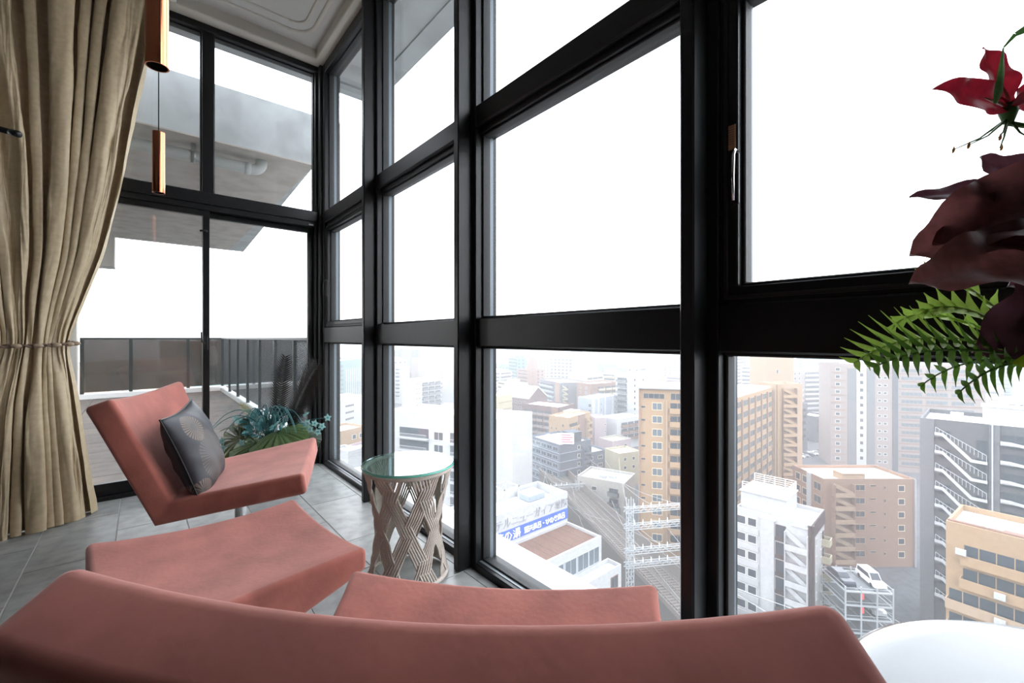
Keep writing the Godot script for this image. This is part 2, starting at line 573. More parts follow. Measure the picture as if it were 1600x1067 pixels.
# ---------------------------------------------------------------- wall with the sliding doors (z = -4.37 is its inner face)
func back_wall() -> void:
	struct_mesh("wall_back", bxm(Vector3(-5.0, -0.4, -4.6), Vector3(-2.0, CEIL + 0.1, -4.37)), M.plaster)
	var wn := struct_root("window_5")
	put(wn, "head", cbm(Vector3(-2.0, 3.745, -4.5), Vector3(1.31, CEIL, -4.37), 0.005), M.frame)
	put(wn, "transom", cbm(Vector3(-2.0, 2.31, -4.5), Vector3(1.31, 2.41, -4.37), 0.005), M.frame)
	put(wn, "jamb", cbm(Vector3(1.262, -0.05, -4.5), Vector3(1.312, CEIL, -4.38), 0.004), M.frame)
	var xs := [-2.0, -0.82, 0.418, 1.262]
	for k in 3:
		if k > 0:
			put(wn, "mullion", cbm(Vector3(xs[k] - 0.041, 2.41, -4.5), Vector3(xs[k] + 0.041, 3.745, -4.375), 0.004), M.frame)
		var xa: float = xs[k] + 0.041
		var xb: float = xs[k + 1] - (0.041 if k < 2 else 0.0)
		put(wn, "gasket", frame_z(-4.47, -4.42, 2.41, 3.745, xa, xb, 0.01), M.gasket)
		put(wn, "pane", bxm(Vector3(xa, 2.415, -4.449), Vector3(xb, 3.74, -4.441)), M.glass)
	var dr := struct_root("door_1")
	put(dr, "track", cbm(Vector3(-2.0, 2.262, -4.52), Vector3(1.262, 2.31, -4.385), 0.004), M.frame)
	put(dr, "threshold", cbm(Vector3(-2.0, -0.05, -4.52), Vector3(1.262, 0.03, -4.37), 0.004), M.frame)
	var pl := put(dr, "name_plate", bxm(Vector3(1.205, 2.272, -4.385), Vector3(1.245, 2.286, -4.382)), M.white_paint)
	pl.set_meta("label", "tiny white maker plate")
	for k in 3:
		var xa: float = [-2.0, -0.84, 0.385][k]
		var xb: float = [-0.80, 0.43, 1.262][k]
		var zc: float = [-4.475, -4.42, -4.475][k]
		var lf := put(dr, "door_leaf", frame_z(zc - 0.022, zc + 0.022, 0.03, 2.262, xa, xb, 0.046), M.frame)
		put(lf, "bottom_rail", cbm(Vector3(xa + 0.045, 0.07, zc - 0.02), Vector3(xb - 0.045, 0.12, zc + 0.02), 0.003), M.frame)
		put(lf, "pane", bxm(Vector3(xa + 0.04, 0.11, zc - 0.004), Vector3(xb - 0.04, 2.222, zc + 0.004)), M.glass)
		if k == 1:
			put(lf, "latch", cbm(Vector3(xb - 0.04, 1.10, zc + 0.022), Vector3(xb - 0.012, 1.22, zc + 0.04), 0.006), M.black_metal)
			put(lf, "latch_lever", tubem([Vector3(xb - 0.03, 1.15, zc + 0.04), Vector3(xb - 0.055, 1.17, zc + 0.05), Vector3(xb - 0.06, 1.25, zc + 0.045)], 0.006, 8), M.black_metal)
			put(lf, "stay_hook", tubem([Vector3(xb - 0.02, 2.09, zc + 0.02), Vector3(xb - 0.03, 2.09, zc + 0.05), Vector3(xb - 0.07, 2.08, zc + 0.05)], 0.008, 8), M.black_metal)

# ---------------------------------------------------------------- terrace and what hangs over it
func terrace() -> void:
	var fl := struct_root("floor")
	put(fl, "terrace_bed", bxm(Vector3(-4.0, -0.35, -12.15), Vector3(1.5, -0.035, -4.6)), M.roof_grey)
	var n := 0
	for i in 8:
		for j in 13:
			var xa := 1.35 - 0.69 * (i + 1)
			var zb := -4.62 - 0.56 * j
			var t := put(fl, "paver", bxm(Vector3(0.004, 0, 0.004), Vector3(0.686, 0.034, 0.556)), M["terrace_tile_%d" % (rng.randi() % 2)], Vector3(xa, -0.036, zb - 0.56))
			t.name = "paver" if n == 0 else "paver_%03d" % n
			n += 1
	put(fl, "kerb", cbm(Vector3(-0.95, -0.03, -12.1), Vector3(1.5, 0.09, -11.86), 0.01), M.white_paint)
	put(fl, "kerb", cbm(Vector3(1.36, -0.03, -11.86), Vector3(1.5, 0.06, -4.6), 0.01), M.roof_grey)
	var r := thing("terrace_railing", "dark tinted glass railing with black posts round the terrace", "railing")
	put(r, "top_rail", cbm(Vector3(-0.93, 1.17, -12.03), Vector3(1.455, 1.205, -11.96), 0.005), M.frame)
	put(r, "top_rail", cbm(Vector3(1.385, 1.17, -11.96), Vector3(1.455, 1.205, -4.62), 0.005), M.frame)
	for x in [-0.9, -0.177, 0.777, 1.42]:
		put(r, "post", cbm(Vector3(x - 0.03, 0.09, -12.03), Vector3(x + 0.03, 1.17, -11.97), 0.004), M.frame)
	for k in 7:
		var z := -4.7 - 1.035 * k
		put(r, "post", cbm(Vector3(1.395, 0.06, z - 0.025), Vector3(1.445, 1.17, z + 0.025), 0.004), M.frame)
	var px := [-0.9, -0.177, 0.777, 1.42]
	for k in 3:
		put(r, "panel", bxm(Vector3(px[k] + 0.03, 0.12, -12.006), Vector3(px[k + 1] - 0.03, 1.17, -11.994)), M.tinted_glass)
	for k in 7:
		var z := -4.7 - 1.035 * k
		put(r, "panel", bxm(Vector3(1.414, 0.12, z - 1.01), Vector3(1.426, 1.17, z - 0.025)), M.tinted_blue)
	# concrete canopy over the far part of the terrace
	var st := S()
	var ft := PackedVector2Array([Vector2(-4, 5.55), Vector2(1.60, 5.55), Vector2(1.88, 12.3), Vector2(-4, 12.3)])
	var up := Transform3D(Basis(Vector3(1, 0, 0), Vector3(0, 0, -1), Vector3(0, 1, 0)), Vector3.ZERO)
	prism(st, ft, 3.3, 3.9, up)
	var cp := struct_root("trim_1")
	put(cp, "canopy_slab", done(st), M.concrete)
	put(cp, "soffit_board", bxm(Vector3(-3.9, 3.29, -12.25), Vector3(1.585, 3.305, -5.62)), M.soffit)
	put(cp, "drip_edge", bxm(Vector3(-4, 3.285, -5.66), Vector3(1.60, 3.3, -5.545)), M.soffit)
	var pp := thing("drain_pipe", "grey drain pipe clamped under the concrete canopy", "pipe")
	var pts := [Vector3(-3.9, 3.17, -5.82), Vector3(0.93, 3.17, -5.82)]
	for k in 7:
		var a := PI / 2 * k / 6
		pts.append(Vector3(0.98 + 0.09 * sin(a), 3.17 + 0.09 * (1 - cos(a)), -5.82))
	pts.append(Vector3(1.07, 3.3, -5.82))
	put(pp, "pipe_run", tubem(pts, 0.062, 18), M.pipe)
	put(pp, "collar", tubem([Vector3(0.90, 3.17, -5.82), Vector3(0.96, 3.17, -5.82)], 0.068, 18), M.pipe)
	for x in [-1.3, -0.42, 0.42]:
		var cl := put(pp, "clamp", tubem([Vector3(x - 0.022, 3.17, -5.82), Vector3(x + 0.022, 3.17, -5.82)], 0.069, 18), M.galvanised)
		put(cl, "strap", bxm(Vector3(x - 0.02, 3.2, -5.80), Vector3(x + 0.02, 3.30, -5.75)), M.galvanised)
	# tiled side wall of the terrace with its lintel
	var sw := struct_root("wall_terrace")
	put(sw, "wall_face", bxm(Vector3(-4.0, -0.05, -12.2), Vector3(-0.97, 3.3, -11.9)), M.w_offwhite)
	put(sw, "lintel", bxm(Vector3(-1.4, 2.62, -12.2), Vector3(-0.42, 3.3, -11.7)), M.w_offwhite)
	for i in 22:
		for j in 4:
			put(sw, "wall_tile", bxm(Vector3(0.006, 0.006, 0), Vector3(0.374, 0.094, 0.02)), M.w_offwhite, Vector3(-1.345 - 0.38 * j, 0.1 * i, -11.9))
	# roof eave round the room's corner
	st = S()
	bx(st, Vector3(-5.2, 3.95, -4.92), Vector3(2.08, 4.25, 2.6))
	var ev := struct_root("trim_2")
	put(ev, "eave_slab", done(st), M.concrete)
	put(ev, "eave_lip", bxm(Vector3(-5.2, 3.93, -4.92), Vector3(2.08, 3.951, -4.72)), M.concrete)
	put(ev, "eave_lip", bxm(Vector3(1.9, 3.93, -4.72), Vector3(2.08, 3.951, 2.6)), M.concrete)
	# the building's lower roof outside the glass, white and flat
	var lo := struct_root("trim_3")
	put(lo, "lower_roof", cbm(Vector3(1.5, -1.9, -9.0), Vector3(3.75, -1.5, 5.0), 0.02), M.white_paint)
	put(lo, "outer_wall", bxm(Vector3(1.46, -2.0, -12.3), Vector3(1.52, -0.1, 3.0)), M.w_offwhite)
	var tower := S()
	bx(tower, Vector3(-6.0, GY, -12.3), Vector3(3.4, -1.9, 6.0))
	put(lo, "tower_below", done(tower), M.w_offwhite)

# ---------------------------------------------------------------- upholstery
# stations along a slab: [top, bottom, half width, direction, hollow of its end, sag of its middle]; ends rounded by r
func slab(stations: Array, r: float, end_a := true, end_b := true) -> ArrayMesh:
	var full := []
	for i in stations.size():
		var s: Array = stations[i]
		var is_a := i == 0
		var is_b := i == stations.size() - 1
		if is_a and end_a:
			for k in 5:
				var th := PI / 2 * (5 - k) / 5
				full.append([s[0] - s[3] * (-r + r * sin(th)), s[1] - s[3] * (-r + r * sin(th)), s[2], s[3], s[4], r * (1 - cos(th)), s[5]])
			full.append([s[0] + s[3] * r, s[1] + s[3] * r, s[2], s[3], s[4], 0.0, s[5]])
		elif is_b and end_b:
			full.append([s[0] - s[3] * r, s[1] - s[3] * r, s[2], s[3], s[4], 0.0, s[5]])
			for k in range(1, 6):
				var th := PI / 2 * k / 5
				full.append([s[0] + s[3] * (r * sin(th) - r), s[1] + s[3] * (r * sin(th) - r), s[2], s[3], s[4], r * (1 - cos(th)), s[5]])
		else:
			full.append([s[0], s[1], s[2], s[3], s[4], 0.0, s[5]])
	var NL := 14
	var NC := 5
	var rings := []
	for s in full:
		var top: Vector2 = s[0]
		var bot: Vector2 = s[1]
		var th := top.distance_to(bot)
		var nrm := (top - bot) / maxf(th, 0.0001)
		var e: float = s[5]
		var hw: float = s[2] - e
		var n0 := e
		var n1 := th - e
		var rr := clampf(r - e, 0.004, (n1 - n0) * 0.45)
		var loop := []   # (lateral, height in thickness), top left to right, then right side down, bottom back, left side up
		for i in NL + 1:
			loop.append(Vector2(lerpf(-hw + rr, hw - rr, float(i) / NL), n1))
		for i in range(1, NC):
			var a := PI / 2 * i / NC
			loop.append(Vector2(hw - rr + rr * sin(a), n1 - rr + rr * cos(a)))
		loop.append(Vector2(hw, n1 - rr))
		loop.append(Vector2(hw, (n0 + n1) / 2))
		loop.append(Vector2(hw, n0 + rr))
		for i in range(1, NC):
			var a := PI / 2 * i / NC
			loop.append(Vector2(hw - rr + rr * cos(a), n0 + rr - rr * sin(a)))
		for i in NL + 1:
			loop.append(Vector2(lerpf(hw - rr, -hw + rr, float(i) / NL), n0))
		for i in range(1, NC):
			var a := PI / 2 * i / NC
			loop.append(Vector2(-hw + rr - rr * sin(a), n0 + rr - rr * cos(a)))
		loop.append(Vector2(-hw, n0 + rr))
		loop.append(Vector2(-hw, (n0 + n1) / 2))
		loop.append(Vector2(-hw, n1 - rr))
		for i in range(1, NC):
			var a := PI / 2 * i / NC
			loop.append(Vector2(-hw + rr - rr * cos(a), n1 - rr + rr * sin(a)))
		var ring := []
		for p in loop:
			var q: float = p.x / s[2]
			var xy: Vector2 = bot + nrm * p.y - (s[3] * s[4] + nrm * s[6]) * (1.0 - q * q)
			ring.append(Vector3(xy.x, xy.y, p.x))
		rings.append(ring)
	var st := S(true)
	var n: int = rings[0].size()
	for i in rings.size() - 1:
		for k in n:
			var k2 := (k + 1) % n
			quad(st, rings[i][k], rings[i][k2], rings[i + 1][k2], rings[i + 1][k])
	for e in 2:
		var ring: Array = rings[0] if e == 0 else rings[-1]
		var half := NL + 1 + (NC - 1) + 3 + (NC - 1)   # index of the first bottom point
		for i in NL:
			var a: Vector3 = ring[i]
			var b: Vector3 = ring[i + 1]
			var c: Vector3 = ring[half + NL - i - 1]
			var d: Vector3 = ring[half + NL - i]
			if e == 0:
				quad(st, b, a, d, c)
			else:
				quad(st, a, b, c, d)
		for side in 2:
			var from := NL if side == 0 else half + NL
			var cnt := NC * 2 + 2
			for i in range(1, cnt):
				var a: Vector3 = ring[from % n]
				var b: Vector3 = ring[(from + i) % n]
				var c: Vector3 = ring[(from + i + 1) % n]
				if e == 0:
					tri(st, c, b, a)
				else:
					tri(st, a, b, c)
	return done(st)

func lounge_chair(label: String, at: Vector3, turn: float) -> Node3D:
	var o := thing("lounge_chair", label, "chair", at, turn, "")
	if not cache.has("chair"):
		var hc := 0.394
		var L := 0.609
		var B := 0.566
		var T := 0.113
		var sd := Vector2(cos(0.15), sin(0.15))
		var sn := Vector2(-sd.y, sd.x)
		var bd := Vector2(-sin(0.369), cos(0.369))
		var bn := Vector2(-bd.y, bd.x)
		var C := Vector2(0, hc)
		var Fb := C + sd * L - sn * T
		var Kb := C + bd * B + bn * T
		var O: Vector2 = Geometry2D.line_intersects_line(Fb, sd, Kb, bd)
		var seat := []
		for a in [1.0, 0.85, 0.7, 0.5, 0.35, 0.2, 0.1, 0.03]:
			seat.append([C + sd * L * a, O.lerp(Fb, a), lerpf(0.382, 0.463, a), -sd, 0.01 * a * a, 0.01 + 0.02 * a])
		var st := []
		for s in seat:
			st.append([s[0], s[1], s[2], s[3], s[4], s[5]])
		st.append([C, O, 0.382, bd, 0.0, 0.01])
		for b in [0.03, 0.1, 0.2, 0.35, 0.5, 0.7, 0.85, 1.0]:
			st.append([C + bd * B * b, O.lerp(Kb, b), lerpf(0.382, 0.461, b), bd, 0.012 * b * b, 0.01 + 0.03 * b])
		# the first half runs from the front edge back to the crease, so the hollow there pulls towards the crease
		for i in seat.size():
			st[i][4] = -st[i][4]
		cache["chair"] = slab(st, 0.024)
	put(o, "upholstery", cache["chair"], M.velvet)
	put(o, "column", lathem([Vector2(0, 0.02), Vector2(0.03, 0.02), Vector2(0.03, 0.29), Vector2(0.09, 0.3), Vector2(0.09, 0.325), Vector2(0, 0.325)], 24, false), M.chrome, Vector3(0.22, 0, 0))
	put(o, "foot_disc", lathem([Vector2(0, 0), Vector2(0.25, 0), Vector2(0.25, 0.008), Vector2(0.22, 0.016), Vector2(0.04, 0.03), Vector2(0, 0.03)], 48, false), M.chrome, Vector3(0.22, 0, 0))
	return o

func furniture() -> void:
	lounge_chair("pink velvet lounge chair holding the dark pillow, beside the sliding door", Vector3(0.2405, 0, -3.0983), -0.3449)
	lounge_chair("nearest pink velvet lounge chair seen from behind, its back across the foreground", Vector3(0.3999, 0, -0.6005), 0.7808)
	# ottoman
	var o := thing("ottoman", "low pink velvet ottoman between the two lounge chairs", "ottoman", Vector3(0.618, 0, -1.985), PI + 0.10)
	var st := []
	for i in 9:
		var s := i / 8.0
		var w := lerpf(0.372, 0.45, s) - 0.045 * sin(PI * s)
		st.push_front([Vector2(0.745 * s, 0.402 - 0.012 * sin(PI * s)), Vector2(0.745 * s, 0.402 - lerpf(0.09, 0.2, minf(1.0, s * 2.2))), w, Vector2(-1, 0), 0.0, 0.03])
	put(o, "upholstery", slab(st, 0.022), M.velvet)
	put(o, "column", lathem([Vector2(0, 0.02), Vector2(0.03, 0.02), Vector2(0.03, 0.19), Vector2(0.1, 0.2), Vector2(0.1, 0.21), Vector2(0, 0.21)], 24, false), M.chrome, Vector3(0.45, 0, 0))
	put(o, "foot_disc", lathem([Vector2(0, 0), Vector2(0.22, 0), Vector2(0.22, 0.008), Vector2(0.04, 0.025), Vector2(0, 0.025)], 48, false), M.chrome, Vector3(0.45, 0, 0))
	pillow()
	side_table()
	# white drum table close to the camera
	var wt := thing("round_table", "glossy white round table at the lower right, by the window", "table", Vector3(0.825, 0, 0.17))
	put(wt, "tabletop", lathem([Vector2(0, 0.72), Vector2(0.3, 0.72), Vector2(0.335, 0.718), Vector2(0.346, 0.711), Vector2(0.35, 0.70), Vector2(0.346, 0.688), Vector2(0.33, 0.683), Vector2(0.28, 0.68), Vector2(0, 0.68)], 72), M.white_gloss)
	put(wt, "pedestal", lathem([Vector2(0, 0.68), Vector2(0.06, 0.68), Vector2(0.05, 0.6), Vector2(0.045, 0.3), Vector2(0.05, 0.08), Vector2(0.1, 0.03), Vector2(0.2, 0.015), Vector2(0.2, 0.0), Vector2(0, 0)], 40), M.white_gloss)

func pillow() -> void:
	var N := 512
	var im := Image.create(N, N, false, Image.FORMAT_RGB8)
	var n1 := FastNoiseLite.new()
	n1.seed = 4
	n1.frequency = 0.012
	var n2 := FastNoiseLite.new()
	n2.seed = 5
	n2.frequency = 0.3
	# [x, y, radius, spokes, tone] of each printed fan, x across the pillow and y up it
	var fans := [[0.42, 0.38, 0.30, 46, 0], [0.28, 0.78, 0.17, 30, 1], [0.58, 0.95, 0.12, 26, 0], [0.84, 0.62, 0.18, 40, 2], [0.86, 0.14, 0.16, 34, 2], [0.62, 0.86, 0.13, 30, 2], [0.95, 0.85, 0.14, 30, 2], [0.05, 0.10, 0.14, 30, 1], [0.97, 0.36, 0.12, 30, 1]]
	var tones := [Color8(86, 76, 70), Color8(128, 110, 95), Color8(54, 58, 68)]
	for y in N:
		for x in N:
			var u := float(x) / N
			var v := 1.0 - float(y) / N
			var f := n1.get_noise_2d(x, y) * 0.5 + 0.5
			var g := n2.get_noise_2d(x, y) * 0.5 + 0.5
			var c := Color8(24, 26, 32).lerp(Color8(42, 45, 53), f).lerp(Color8(74, 64, 57), maxf(0.0, g - 0.62) * 1.4)
			for fan in fans:
				var dx: float = u - fan[0]
				var dy: float = v - fan[1]
				var r := sqrt(dx * dx + dy * dy)
				var R: float = fan[2]
				if r < R:
					var a: float = atan2(dy, dx) / TAU * fan[3]
					var line := absf(a - floorf(a) - 0.5) * 2.0
					var t: Color = tones[fan[4]]
					if r < R * 0.3:
						c = c.lerp(t, 0.35)
					elif line < 0.45 - 0.2 * r / R:
						c = Color8(15, 15, 18)
					else:
						c = c.lerp(t, 0.75)
			im.set_pixel(x, y, c)
	im.generate_mipmaps()
	var m := mat("pillow", Color.WHITE, 0.55)
	m.albedo_texture = ImageTexture.create_from_image(im)
	m.rim_enabled = true
	m.rim = 0.1
	var st := S(true)
	var K := 36
	var W := 0.25
	var Ht := 0.24
	for side in [1.0, -1.0]:
		for i in K:
			for j in K:
				var c := []
				var uv := []
				for d in [[0, 0], [1, 0], [1, 1], [0, 1]]:
					var u: float = (i + d[0]) * 2.0 / K - 1.0
					var v: float = (j + d[1]) * 2.0 / K - 1.0
					var puff := pow(maxf(0.0, (1 - pow(absf(u), 2.6)) * (1 - pow(absf(v), 2.6))), 0.55)
					var inx := 1.0 - 0.09 * (1 - v * v) * u * u
					var iny := 1.0 - 0.09 * (1 - u * u) * v * v
					var wr := 0.004 * sin(9 * u + 3 * v) * (1 - absf(u)) + 0.006 * sin(14.0 * v + 4.0 * u) * absf(u) * (1.0 - absf(v))
					c.append(Vector3(u * W * inx, v * Ht * iny, side * (0.085 * puff + wr * puff)))
					uv.append(Vector2((u + 1) / 2, (1 - v) / 2))
				var order := [0, 3, 2, 0, 2, 1] if side > 0 else [0, 1, 2, 0, 2, 3]
				for k in order:
					st.set_uv(uv[k])
					st.add_vertex(c[k])
	var o := thing("pillow", "dark slate pillow printed with bronze radiating fans, leaning in the far lounge chair", "pillow")
	put(o, "cover", done(st), m)
	var pp := []
	for k in 81:
		var t := TAU * k / 80
		var u := clampf(1.45 * cos(t), -1, 1)
		var v := clampf(1.45 * sin(t), -1, 1)
		pp.append(Vector3(u * W * (1.0 - 0.09 * (1 - v * v) * u * u), v * Ht * (1.0 - 0.09 * (1 - u * u) * v * v), 0))
	put(o, "piping", tubem(pp, 0.004, 6), M.black_metal)
	# it leans in the far chair: u along the seat's width, v up the pillow, n out of its printed face
	var f := Vector3(0.941, 0, 0.338)
	var lat := Vector3(-0.338, 0, 0.941)
	var n := f * cos(0.34) + Vector3.UP * sin(0.34)
	var v := -f * sin(0.34) + Vector3.UP * cos(0.34)
	o.transform = Transform3D(Basis(v.cross(n), v, n), Vector3(0.2405, 0, -3.0983) + f * 0.04 + lat * 0.16 + Vector3.UP * 0.595)
	o.rotate_object_local(Vector3.BACK, 0.08)

func side_table() -> void:
	var o := thing("side_table", "woven beige rope drum side table with a round glass top", "table", Vector3(1.032, 0, -2.02))
	var H := 0.545
	var rt := 0.212
	var rb := 0.192
	put(o, "top_ring", ring_mesh(rt, H, 0.011), M.rope)
	put(o, "bottom_ring", ring_mesh(rb, 0.016, 0.011), M.rope)
	var d := 1.25
	for way in [1.0, -1.0]:
		var pts := []
		for i in 25:
			var s := i / 24.0
			var a0 := 0.0
			var a1: float = d * way
			var p := Vector2(rb * cos(a0), rb * sin(a0)).lerp(Vector2(rt * cos(a1), rt * sin(a1)), s)
			var weave: float = 1.0 + way * 0.022 * sin(s * PI * 9.0)
			pts.append(Vector3(p.x * weave, lerpf(0.016, H, s), p.y * weave))
		var m := tubem(pts, 0.0052, 6)
		for gidx in 7:
			for k in 6:
				var c := put(o, "cord", m, M.rope)
				c.rotation.y = TAU * gidx / 7.0 + (k - 2.5) * 0.074 + (0.35 if way > 0 else 0.0)
	for k in 3:
		put(o, "foot", lathem([Vector2(0, 0), Vector2(0.012, 0), Vector2(0.012, 0.012), Vector2(0, 0.012)], 12, false), M.black_metal, Vector3(0.185 * cos(TAU * k / 3 + 0.4), 0, 0.185 * sin(TAU * k / 3 + 0.4)))
	put(o, "glass_top", lathem([Vector2(0, H + 0.012), Vector2(0.226, H + 0.012), Vector2(0.229, H + 0.015), Vector2(0.229, H + 0.021), Vector2(0.226, H + 0.024), Vector2(0, H + 0.024)], 96, false), M.table_glass)
	put(o, "glass_edge", lathem([Vector2(0.2291, H + 0.0135), Vector2(0.2305, H + 0.0155), Vector2(0.2305, H + 0.0205), Vector2(0.2291, H + 0.0225)], 96), M.glass_edge)

func ring_mesh(r: float, y: float, t: float) -> ArrayMesh:
	var pts := []
	for k in 49:
		pts.append(Vector3(r * cos(TAU * k / 48), y, r * sin(TAU * k / 48)))
	return tubem(pts, t, 10)

# ---------------------------------------------------------------- curtain
func lerp_table(t: Array, y: float) -> float:
	for i in t.size() - 1:
		if y <= t[i + 1][0]:
			var f: float = (y - t[i][0]) / (t[i + 1][0] - t[i][0])
			f = clampf(f, 0, 1)
			return lerpf(t[i][1], t[i + 1][1], f)
	return t[-1][1]

func smooth_table(t: Array, y: float) -> float:
	return (lerp_table(t, y - 0.07) + 2 * lerp_table(t, y) + lerp_table(t, y + 0.07)) / 4

func curtain() -> void:
	var right := [[0.0, -0.235], [0.4, -0.285], [0.8, -0.33], [1.1, -0.375], [1.17, -0.38], [1.3, -0.345], [1.45, -0.30], [1.76, -0.205], [2.27, -0.105], [2.84, -0.02], [3.38, 0.066], [3.8, 0.14]]
	var left := [[0.0, -1.25], [0.8, -1.05], [1.17, -0.86], [1.45, -0.98], [2.0, -1.2], [2.8, -1.5], [3.8, -1.9]]
	var amp := [[0.0, 0.060], [0.7, 0.045], [1.17, 0.022], [1.6, 0.036], [2.4, 0.055], [3.8, 0.064]]
	var bulge := [[0.0, 0.20], [0.6, 0.16], [1.17, 0.08], [1.8, 0.05], [3.8, 0.0]]
	var nf := FastNoiseLite.new()
	nf.seed = 11
	nf.frequency = 1.0
	var NU := 520
	var NV := 110
	var grid := []
	for j in NV + 1:
		var y := 0.006 + (CEIL - 0.03) * j / NV
		var xl := smooth_table(left, y)
		var xr := smooth_table(right, y)
		var am := smooth_table(amp, y)
		var bu := smooth_table(bulge, y)
		var row := []
		for i in NU + 1:
			var u := float(i) / NU
			var ph := TAU * (13.0 * u + 0.5 * sin(TAU * 2.3 * u + 1.0) + 0.28 * sin(TAU * 5.7 * u + 2.0))
			var drift := 0.9 * nf.get_noise_2d(u * 7.0, y * 0.45) + 0.5 * nf.get_noise_2d(u * 15.0, y * 1.1 + 9.0)
			var big := 1.0 + 0.7 * nf.get_noise_1d(u * 9.0 + 40.0) + 0.35 * nf.get_noise_2d(u * 6.0, y * 0.8)
			var w := ph + drift
			var s := sin(w)
			s = signf(s) * pow(absf(s), 0.8)
			var z := am * big * s + 0.006 * nf.get_noise_2d(u * 26.0, y * 2.5)
			var near_tie := exp(-pow((y - 1.17) / 0.22, 2.0))
			z += 0.008 * near_tie * sin(u * 240.0 + y * 9.0)
			var dx := -0.02 * big * sin(2 * w) * am / 0.05
			var q := 2 * u - 1
			row.append(Vector3(lerpf(xl, xr, u) + dx, y, -4.19 + z + bu * (1 - q * q) + am))
		grid.append(row)
	var st := S(true)
	for j in NV:
		for i in NU:
			quad(st, grid[j][i], grid[j + 1][i], grid[j + 1][i + 1], grid[j][i + 1])
	var o := thing("curtain", "floor-length satin beige curtain gathered with a tieback at the left", "curtain")
	put(o, "drape", done(st), M.curtain)
	put(o, "curtain_track", cbm(Vector3(-2.4, CEIL - 0.03, -4.2), Vector3(0.2, CEIL, -4.12), 0.004), M.white_paint)
	var tb := thing("curtain_tieback", "twisted beaded rope tieback cinching the beige curtain", "tieback")
	for k in 2:
		var pts := []
		for i in 97:
			var a := TAU * i / 96
			var tw: float = a * 17.0 + PI * k
			pts.append(Vector3(-0.62 + (0.275 + 0.008 * cos(tw)) * cos(a), 1.165 - 0.015 * sin(a) + 0.008 * sin(tw), -4.105 + (0.135 + 0.006 * cos(tw)) * sin(a)))
		put(tb, "rope", tubem(pts, 0.007, 6), M.cord_dark)
	for k in 7:
		var a := 0.12 + k * 0.33
		var p := Vector3(-0.62 + 0.285 * cos(a), 1.165 - 0.015 * sin(a), -4.105 + 0.145 * sin(a))
		var sm := SphereMesh.new()
		sm.radius = 0.019
		sm.height = 0.03
		sm.radial_segments = 16
		sm.rings = 8
		var b := put(tb, "bead", sm, M.bead, p)
		b.scale = Vector3(1.3, 1.0, 1.0)

# ---------------------------------------------------------------- pendants and the rod end
func lamps() -> void:
	var tubes := [[Vector3(0.036, 2.044, -1.744), "nearer copper tube pendant lamp, cut by the top edge of the photo"], [Vector3(0.074, 2.05, -3.276), "farther copper tube pendant lamp hanging on a thin black cord before the window"]]
	for t in tubes:
		var p: Vector3 = t[0]
		var o := thing("pendant_lamp", t[1], "lamp", p, 0.0, "")
		put(o, "shade", lathem([Vector2(0.0265, 0.0), Vector2(0.03, 0.0), Vector2(0.03, 0.0), Vector2(0.03, 0.352), Vector2(0.029, 0.356), Vector2(0.029, 0.356), Vector2(0.0, 0.358)], 48, false), M.copper)
		put(o, "lining", lathem([Vector2(0.0266, 0.0005), Vector2(0.0266, 0.12), Vector2(0, 0.12)], 32), M.black_metal)
		put(o, "bulb", lathem([Vector2(0, 0.06), Vector2(0.012, 0.064), Vector2(0.02, 0.085), Vector2(0.02, 0.118), Vector2(0, 0.12)], 24), M.white_paint)
		var top := CEIL + 0.09 - p.y
		put(o, "cord", tubem([Vector3(0, 0.356, 0), Vector3(0, top, 0)], 0.0028, 8), M.black_metal)
		put(o, "ceiling_rose", lathem([Vector2(0, top - 0.03), Vector2(0.045, top - 0.03), Vector2(0.05, top - 0.024), Vector2(0.05, top), Vector2(0, top)], 32, false), M.black_metal)
	var l := thing("floor_lamp", "black metal rod end poking in front of the curtain at the left edge", "lamp", Vector3(-0.9, 0, -3.45))
	put(l, "arm", tubem([Vector3(-0.02, 2.33, -0.02), Vector3(0.484, 2.095, 0.596)], 0.0125, 14), M.black_metal)
	put(l, "arm_tip", tubem([Vector3(0.462, 2.105, 0.569), Vector3(0.488, 2.093, 0.601)], 0.0145, 14), M.black_metal)
	put(l, "pole", tubem([Vector3(0, 0.02, 0), Vector3(0, 2.4, 0)], 0.014, 14), M.black_metal)
	put(l, "base", lathem([Vector2(0, 0), Vector2(0.16, 0), Vector2(0.16, 0.015), Vector2(0.15, 0.022), Vector2(0, 0.022)], 40, false), M.black_metal)

# ---------------------------------------------------------------- leaves
# a leaf along +x, upper face +y
func leaf(length: float, width: float, bend := 0.3, fold := 0.25, wave := 0.0, waves := 6.0, pw := 0.8, tip := 1.0, curl := 0.0) -> ArrayMesh:
	var key := "leaf%s" % [[length, width, bend, fold, wave, waves, pw, tip, curl]]
	if cache.has(key):
		return cache[key]
	var st := S(true)
	var N := 22
	var K := 8
	var g := []
	var pos := Vector2.ZERO
	for i in N + 1:
		var t := float(i) / N
		var ang := -bend * t * t * 2.0 - curl * pow(t, 5.0)
		if i > 0:
			pos += Vector2(cos(ang), sin(ang)) * length / N
		var w := width * 0.5 * pow(maxf(0.0, sin(PI * pow(t, pw))), tip) + 0.0006
		var row := []
		for k in K + 1:
			var q := k * 2.0 / K - 1.0
			var edge := 1.0 + 0.16 * wave * sin(waves * TAU * t + q * 2.0) * absf(q)
			var up := fold * absf(q) * w + wave * 0.22 * width * q * q * sin(waves * TAU * t * 0.8 + (1.2 if q > 0 else 0.0))
			row.append(Vector3(pos.x - sin(ang) * up, pos.y + cos(ang) * up, q * w * edge))
		g.append(row)
	for i in N:
		for k in K:
			quad(st, g[i][k], g[i + 1][k], g[i + 1][k + 1], g[i][k + 1])
	cache[key] = done(st)
	return cache[key]

